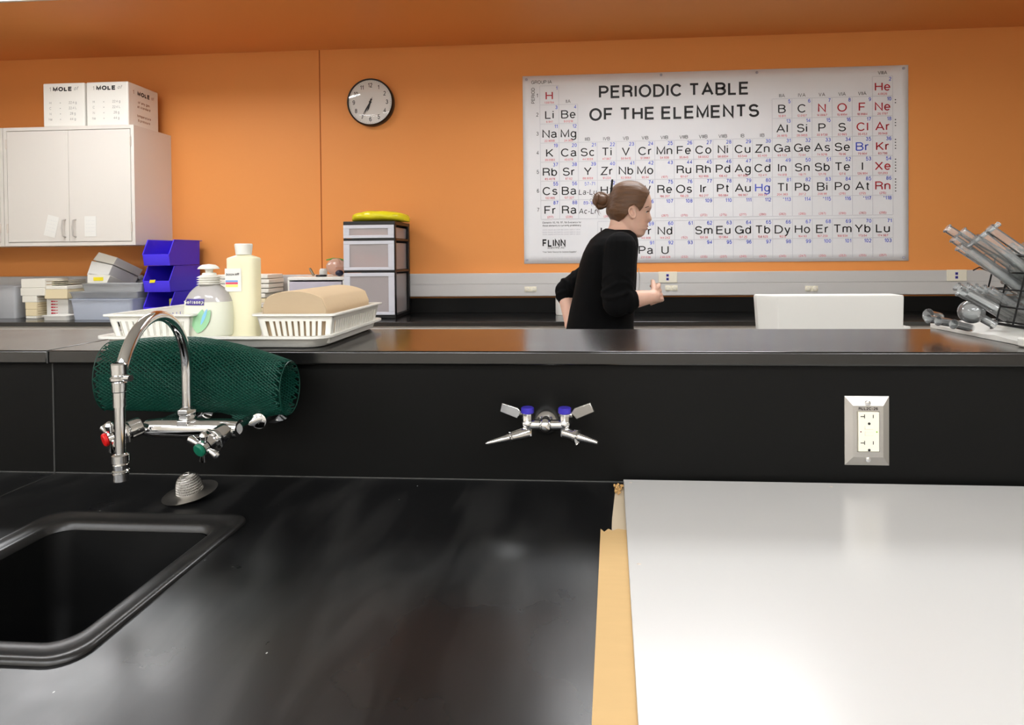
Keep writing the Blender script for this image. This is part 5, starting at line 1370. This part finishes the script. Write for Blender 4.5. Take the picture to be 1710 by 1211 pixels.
HAIR = [(303, 1045, 1052, .008), (303.8, 1040, 1058, .024), (305.5, 1034.5, 1065, .040), (309, 1028.5, 1072, .054), (314, 1023.5, 1078, .065), (319, 1020.5, 1082, .072), (324, 1018.2, 1084.8, .0765), (330, 1016.5, 1087, .0795), (338, 1014.8, 1088, .0815), (346, 1013.3, 1088.6, .0815), (352, 1012.6, 1088, .0810), (358, 1014.2, 1086, .0785), (362, 1017, 1085, .0755), (366, 1020.5, 1084, .072), (371, 1025.6, 1084, .068), (375, 1030, 1083, .064)]
def head_mb(): 
    mb = MB(); mb.rings([hslice(v, a, b, w, nose=n_, sq=s_) for v, a, b, w, n_, s_ in HEAD]); return mb
sk = head_mb()
# neck
def ell(c, rx, ry, n=28, tilt=0):
    return [Vector((c.x+rx*math.cos(2*PI*k/n), c.y+ry*math.sin(2*PI*k/n), c.z-tilt*rx*math.cos(2*PI*k/n))) for k in range(n)]
sk.rings([ell(Q(1040, 352), .052, .050), ell(Q(1041, 366), .052, .052), ell(Q(1039, 378), .053, .054), ell(Q(1035, 389), .060, .062), ell(Q(1030, 402), .075, .085)])
# ear
for sg in (-1, 1):
    y = sg*.0725; ec = Q(1055.5, 356, y)
    for k in range(14):
        a = PI*2*k/14; b = PI*2*(k+1)/14
        p = lambda t_: ec+Vector((.0125*math.cos(t_)-.004*math.sin(t_), sg*(.008+.004*math.cos(t_+PI)), .0235*math.sin(t_)*(1 if math.sin(t_) > 0 else .85)))
        sk.caps(p(a), .0042, p(b), .0042, n=8)
    sk.ball(ec+Vector((-.001, -sg*.003, 0)), (.011, .005, .020), n=12); sk.ball(ec+Vector((.002, sg*.004, -.019)), (.006, .005, .007), n=10)
# arms and hands (bare below the elbow) -- right arm is on the viewer's side
def arm(mb, sh, el, wr_, r=(.050, .044, .042, .026), infl=0.0, stop=1.0):
    mb.caps(sh, r[0]+infl, (sh+el)/2, r[1]+infl+.002); mb.caps((sh+el)/2, r[1]+infl+.002, el, r[2]+infl)
    if stop > 0:
        w2 = el+(wr_-el)*stop; mb.caps(el, r[2]+infl, el+(wr_-el)*.35*stop, r[2]-.001+infl); mb.caps(el+(wr_-el)*.35*stop, r[2]-.001+infl, w2, r[2]+(r[3]-r[2])*stop+infl)
shR, elR, wrR = Q(1036, 414, -.165), Q(1030, 505, -.235), Q(1091, 495, -.20)
shL, elL, wrL = Q(1036, 424, .165), Q(945, 486, .23), Q(953, 545, .13)
arm(sk, shR, elR, wrR, r=(.046, .043, .038, .0235)); arm(sk, shL, elL, wrL, r=(.046, .041, .036, .0235))
def hand_(mb, w, fwd, up, side_, curl, s=1.0, thumb_side=1):
    """palm + five separate fingers; fwd = along the palm, up = back of the hand, side_ = towards the little finger"""
    fwd, up, side_ = [Vector(v).normalized() for v in (fwd, up, side_)]
    kn = w+fwd*.078*s
    for f_ in (-.030, -.012, .008, .026):
        mb.caps(w+side_*f_*.55*s+fwd*.006, .0125*s, kn+side_*f_*s-fwd*.006, .0112*s, n=12)
    mb.caps(w-fwd*.01, .0225*s, w+fwd*.03*s, .018*s, n=14)
    Ls = ((.040, .025, .019), (.044, .028, .020), (.041, .026, .020), (.033, .020, .018))
    for i_, (f_, L3) in enumerate(zip((-.032, -.0105, .011, .031), Ls)):
        p = kn+side_*f_*s; a = 0; d = fwd.copy(); rr = .0088*s*(1 if i_ < 3 else .88)
        for j, l in enumerate(L3):
            a += curl[i_][j]; d = (fwd*math.cos(a)-up*math.sin(a)+side_*(f_*1.5)).normalized()
            q_ = p+d*l*s; mb.caps(p, rr, q_, rr*.93, n=10); p = q_; rr *= .93
    tb0 = w+fwd*.022*s-side_*.026*s; d1 = (fwd*.75-side_*.65-up*.25).normalized(); d2 = (fwd*.93-side_*.15-up*.35).normalized()
    t1 = tb0+d1*.036*s; t2 = t1+d2*.030*s; t3 = t2+(d2-up*.25).normalized()*.022*s
    mb.caps(w+fwd*.01-side_*.012*s, .0145*s, tb0, .0125*s, n=12); mb.caps(tb0, .0125*s, t1, .0105*s, n=12); mb.caps(t1, .0102*s, t2, .0092*s, n=10); mb.caps(t2, .0092*s, t3, .0078*s, n=10)
fwR = (Q(1108, 495, -.19)-wrR).normalized()
hand_(sk, wrR, (.42, .72, .10), (.75, -.45, .25), (.25, .05, -1), [(.35, .8, .5), (.75, 1.05, .7), (.95, 1.15, .7), (1.1, 1.2, .7)], s=.92)
hand_(sk, wrL, (.75, -.35, -.50), (-.15, .85, -.2), (-.45, .1, -.85), [(.2, .3, .2), (.2, .3, .2), (.25, .35, .2), (.3, .4, .2)], s=.9)
# torso, hips, legs (bare body under the clothes keeps one skin)
TOR = [(385, 1006, 1052, .085), (392, 996, 1060, .125), (400, 987, 1063, .160), (410, 981, 1064, .178), (422, 975, 1063, .180), (440, 969, 1061.5, .172), (465, 964, 1061, .160), (490, 959, 1060, .148), (515, 953, 1058, .142), (541, 948, 1056, .145)]
def torso(mb, g=0.0, extra=()):
    rings = []
    for v, a, b, w in list(TOR)+list(extra):
        A, B = Q(a, v), Q(b, v); c = (A+B)/2; rings.append(superring(c.x, YP0, c.z, (B.x-A.x)/2+g, w+g, n=44, e=2.35))
    mb.rings(rings)
hipz = [(565, 944, 1058, .165), (600, 940, 1058, .175), (640, 946, 1054, .165)]
torso(sk, -.012, hipz)
ft_pts = []
for sg in (-1, 1):
    hx = Q(1000, 640).x; h = Vector((hx, YP0+sg*.09, .86)); kn = Vector((hx+.05+.06*sg, YP0+sg*.10, .47)); an = Vector((hx-.02+.10*sg, YP0+sg*.10, .09))
    ft_pts.append((h, kn, an)); sk.caps(h, .080, kn, .054); sk.caps(kn, .052, an, .036); sk.caps(an-Vector((.02, 0, .045)), .030, an+Vector((.12, 0, -.058)), .022)
me = remesh(sk, .0040, 2, 'body'); me.materials.clear(); me.materials.append(M_skin)
bo = bpy.data.objects.new('body', me); C.objects.link(bo); attach(bo, person)
for p_ in me.polygons: p_.use_smooth = True
# sweater
sw = MB(); torso(sw, .003, [(558, 945, 1058, .160), (585, 943, 1059, .172)])
arm(sw, shR, elR, wrR, r=(.058, .056, .050, .040), infl=.004, stop=.0); arm(sw, shL, elL, wrL, r=(.056, .052, .046, .038), infl=.004, stop=0)
sw.caps(elR, .053, elR+(wrR-elR)*.30, .047); sw.caps(elL, .048, elL+(wrL-elL)*.16, .045)
for (e_, w_, f0, R_1) in ((elR, wrR, .30, .050), (elL, wrL, .14, .047)):          # turned-up cuff rolls
    d = (w_-e_).normalized(); c = e_+(w_-e_)*f0; u_ = d.orthogonal().normalized(); v_ = d.cross(u_)
    sw.tube([c+u_*R_1*.86*math.cos(2*PI*k/20)+v_*R_1*.86*math.sin(2*PI*k/20) for k in range(21)], .0105, n=8)
for (a_, b_, R1_) in ((shR, elR, .060), (shL, elL, .055)):                         # loose folds along the sleeves
    for f in (.45, .62, .78, .92):
        d = (b_-a_).normalized(); c = a_+(b_-a_)*f; u_ = d.orthogonal().normalized(); v_ = d.cross(u_)
        sw.tube([c+u_*R1_*.90*math.cos(t_)+v_*R1_*.90*math.sin(t_)+d*.016*math.sin(t_*2+f*9) for t_ in [2*PI*k/18 for k in range(19)]], .009, n=8)
sw.rings([ell(Q(1035, 387), .057, .064, tilt=.26), ell(Q(1033, 391), .066, .080, tilt=.24), ell(Q(1030, 398), .082, .11, tilt=.15), ell(Q(1026, 407), .088, .14)])
me = remesh(sw, .0045, 3, 'sweater'); me.materials.clear(); me.materials.append(M_cloth)
# open the neckline and the cuffs so that skin shows there
so = bpy.data.objects.new('sweater', me); C.objects.link(so); attach(so, person)
for p_ in me.polygons: p_.use_smooth = True
zp_ = MB(); a, b_ = Q(1062, 448, -.02), Q(1062, 486, -.02)
zp_.tube([a+Vector((.008, -.02, 0)), (a+b_)/2+Vector((.014, -.02, 0)), b_+Vector((.009, -.02, 0))], .0016, n=6); zp_.build('white_cord', M_whitep, person)
tr_ = MB()
rings = []
for v, a, b, w in hipz+[(650, 950, 1052, .16)]:
    A, B = Q(a, v), Q(b, v); c = (A+B)/2; rings.append(superring(c.x, YP0, c.z, (B.x-A.x)/2+.004, w+.004, n=40, e=2.3))
tr_.rings(rings)
for h, kn, an in ft_pts: tr_.caps(h, .090, kn, .064); tr_.caps(kn, .063, an, .050)
me = remesh(tr_, .007, 3, 'trousers'); me.materials.clear(); me.materials.append(mat('dark_trousers', (26, 26, 32), rough=.9))
to = bpy.data.objects.new('trousers', me); C.objects.link(to); attach(to, person)
for h, kn, an in ft_pts:
    s_ = MB(); 
    s_.rings([rrect(an.x-.055, an.x+.165, an.y-.042, an.y+.042, .035, z) for z in (.001, .022)])
    s_.rings([rrect(an.x-.050+o_, an.x+.155-o_*4.0, an.y-.038+o_*.6, an.y+.038-o_*.6, .03, z) for z, o_ in ((.022, 0), (.05, .006), (.075, .014), (.095, .020))])
    s_.build('shoe', M_black, person, angle=50)
# hair: scalp shell + bun
def hair_shell():
    mb = MB(); rows_ = []; g = .0075
    RS = HAIR
    N_ = 168; rings = []
    for v, a, b, w in RS:
        A, B = Q(a, v), Q(b, v); cx = (A.x+B.x)/2; ra = (B.x-A.x)/2; z = (A.z+B.z)/2; ring = []
        gg = 0
        for k in range(N_):
            t_ = 2*PI*k/N_; c, s = math.cos(t_), math.sin(t_)
            ring.append(Vector((cx+(ra)*math.copysign(abs(c)**(2/2.2), c), YP0+(w+gg)*math.copysign(abs(s)**(2/2.2), s), z)))
        rings.append(ring)
    # densify rows
    R2 = []
    for r0, r1 in zip(rings, rings[1:]):
        for j in range(7): R2.append([p.lerp(q_, j/7) for p, q_ in zip(r0, r1)])
    R2.append(rings[-1])
    mb.rings(R2, cap=False)
    mb.bm.faces.new([v_ for v_ in mb.bm.verts if abs(v_.co.z-R2[0][0].z) < 1e-7][::-1]) if False else None
    # hairline in image-plane terms: keep faces behind the line forehead -> temple -> ear -> nape
    line = [(1087, 300), (1085.5, 321), (1078.5, 330.5), (1075, 340), (1070, 349), (1064.5, 355.5), (1061.8, 350.5), (1056, 345), (1049.5, 348), (1046.7, 357.7), (1039, 367.4), (1031, 372), (1018, 373)]
    def inside(p):
        # project to plane of the profile
        u = CX+F_*((Vector((p.x, YP0, p.z))-EYE).dot(RT)/((Vector((p.x, YP0, p.z))-EYE).dot(FW))); v = CY-F_*((Vector((p.x, YP0, p.z))-EYE).dot(UP)/((Vector((p.x, YP0, p.z))-EYE).dot(FW)))
        poly_ = line+[(990, 373), (990, 290), (1087, 290)]; c = False; j = len(poly_)-1
        for i_ in range(len(poly_)):
            xi, yi = poly_[i_]; xj, yj = poly_[j]
            if (yi > v) != (yj > v) and u < (xj-xi)*(v-yi)/(yj-yi)+xi: c = not c
            j = i_
        return c
    dead = [f for f in mb.bm.faces if not inside(f.calc_center_median())]
    bmesh.ops.delete(mb.bm, geom=dead, context='FACES')
    top = [v_ for v_ in mb.bm.verts if v_.co.z > R2[0][0].z-1e-6]
    return mb, R2[0]
hm, top = hair_shell()
hm.rings([top, [Vector((sum(p.x for p in top)/len(top), YP0, top[0].z+.0006))+(p-Vector((sum(q_.x for q_ in top)/len(top), YP0, p.z)))*.05 for p in top]], cap=True)
for v_ in hm.bm.verts:                                   # shallow combed waves running back to the bun
    n0 = noise.noise(Vector((v_.co.x*14, v_.co.y*55, v_.co.z*70)))
    v_.co += (v_.co-Vector((Q(1050, 345).x, YP0, Q(1050, 345).z))).normalized()*n0*.0016
ho = hm.build('hair', M_hair, person, angle=80, thick=.004)
md = ho.modifiers.new('s', 'SMOOTH'); md.iterations = 5; md.factor = .5
bn_ = MB(); bc = Q(1004.5, 335.5)
bn_.ball(bc, (.029, .030, .027), n=24)
random.seed(11)
for k in range(13):                                      # coiled strands, each loop tipped differently
    Rk = Matrix.Rotation(random.uniform(-.75, .75), 3, 'X') @ Matrix.Rotation(random.uniform(-.3, 1.1), 3, 'Z'); a0 = random.uniform(0, 6); rr_ = random.uniform(.020, .032); oy = random.uniform(-.018, .012)
    pts_ = [bc+Rk @ Vector((rr_*1.05*math.cos(a0+j*.36), oy+.004*math.sin(j*.8+k), rr_*.92*math.sin(a0+j*.36))) for j in range(13)]
    bn_.tube(pts_, [.0015, .004]+[.0062]*9+[.004, .0015], n=8)
bn_.tube([Q(1008, 334), Q(1017, 333), Q(1026, 332)], [.024, .022, .030], n=20)
bn_.build('hair_bun', M_hair, person, angle=70)
ws = MB(); random.seed(4)
for k in range(12):
    a = random.uniform(2.2, 4.6); p = bc+Vector((.034*math.cos(a), random.uniform(-.03, .01), .032*math.sin(a)))
    d = Vector((math.cos(a), random.uniform(-.4, .2), math.sin(a)-.2)); L = random.uniform(.008, .022)
    ws.tube([p, p+d*L*.5+Vector((0, 0, .003)), p+d*L+Vector((.005, 0, -.004)), p+d*L*.9+Vector((.010, 0, -.010))], [.0006, .0006, .0005, .0003], n=4)
ws.build('hair_wisp', M_hair, person)
for sg in (-1, 1):
    ys = sg*.030
    e_ = Q(1081.2, 353.6, sg*.032); MB().ball(e_+Vector((-.0108, 0, 0)), .0105, n=16).build('eye', M_eye, person, angle=80)
    MB().ball(e_+Vector((-.0032, sg*.0015, 0)), (.0034, .0045, .0045), n=12).build('iris', mat('dark_iris', (52, 40, 32), rough=.15), person)
    lid = MB(); lid.tube([e_+Vector((.003, -sg*.012, -.001)), e_+Vector((.0035, -sg*.004, .0022)), e_+Vector((.0015, sg*.006, .0015)), e_+Vector((-.006, sg*.015, -.002))], [.0012, .0022, .0022, .001], n=6)
    lid.tube([e_+Vector((.002, sg*.002, .001)), e_+Vector((.009, sg*.003, .001))], [.0022, .0006], n=6)
    lid.build('eyelashes', M_brow, person)
    br_ = MB(); br_.tube([Q(1086.6, 345.6, -.010*-sg), Q(1085.8, 344.2, sg*.024), Q(1082.5, 344.8, sg*.040), Q(1077.5, 346.8, sg*.055)], [.0018, .0028, .0026, .001], n=6)
    br_.build('eyebrow', M_brow, person)
lp = MB()
for v, uo, r in ((377.8, 1081.4, .0044), (382.2, 1080.6, .0046)):
    lp.tube([Q(uo-4.0, v+1.0, -.022), Q(uo-1.6, v, -.012), Q(uo-.5, v, 0), Q(uo-1.6, v, .012), Q(uo-4.0, v+1.0, .022)], [.0015, r*.8, r, r*.8, .0015], n=8)
lp.build('lips', M_lip, person, angle=80)
# pen pushed through the bun
a, b_ = Q(1022.6, 299.5, -.03), Q(1018, 345, -.012)
pn = tag(MB().tube([a, a+(b_-a)*.04, a+(b_-a)*.5, b_], [.0025, .0042, .0042, .0035], n=12).build('pen', M_black), 'black pen pushed through the woman\'s hair bun', 'pen')
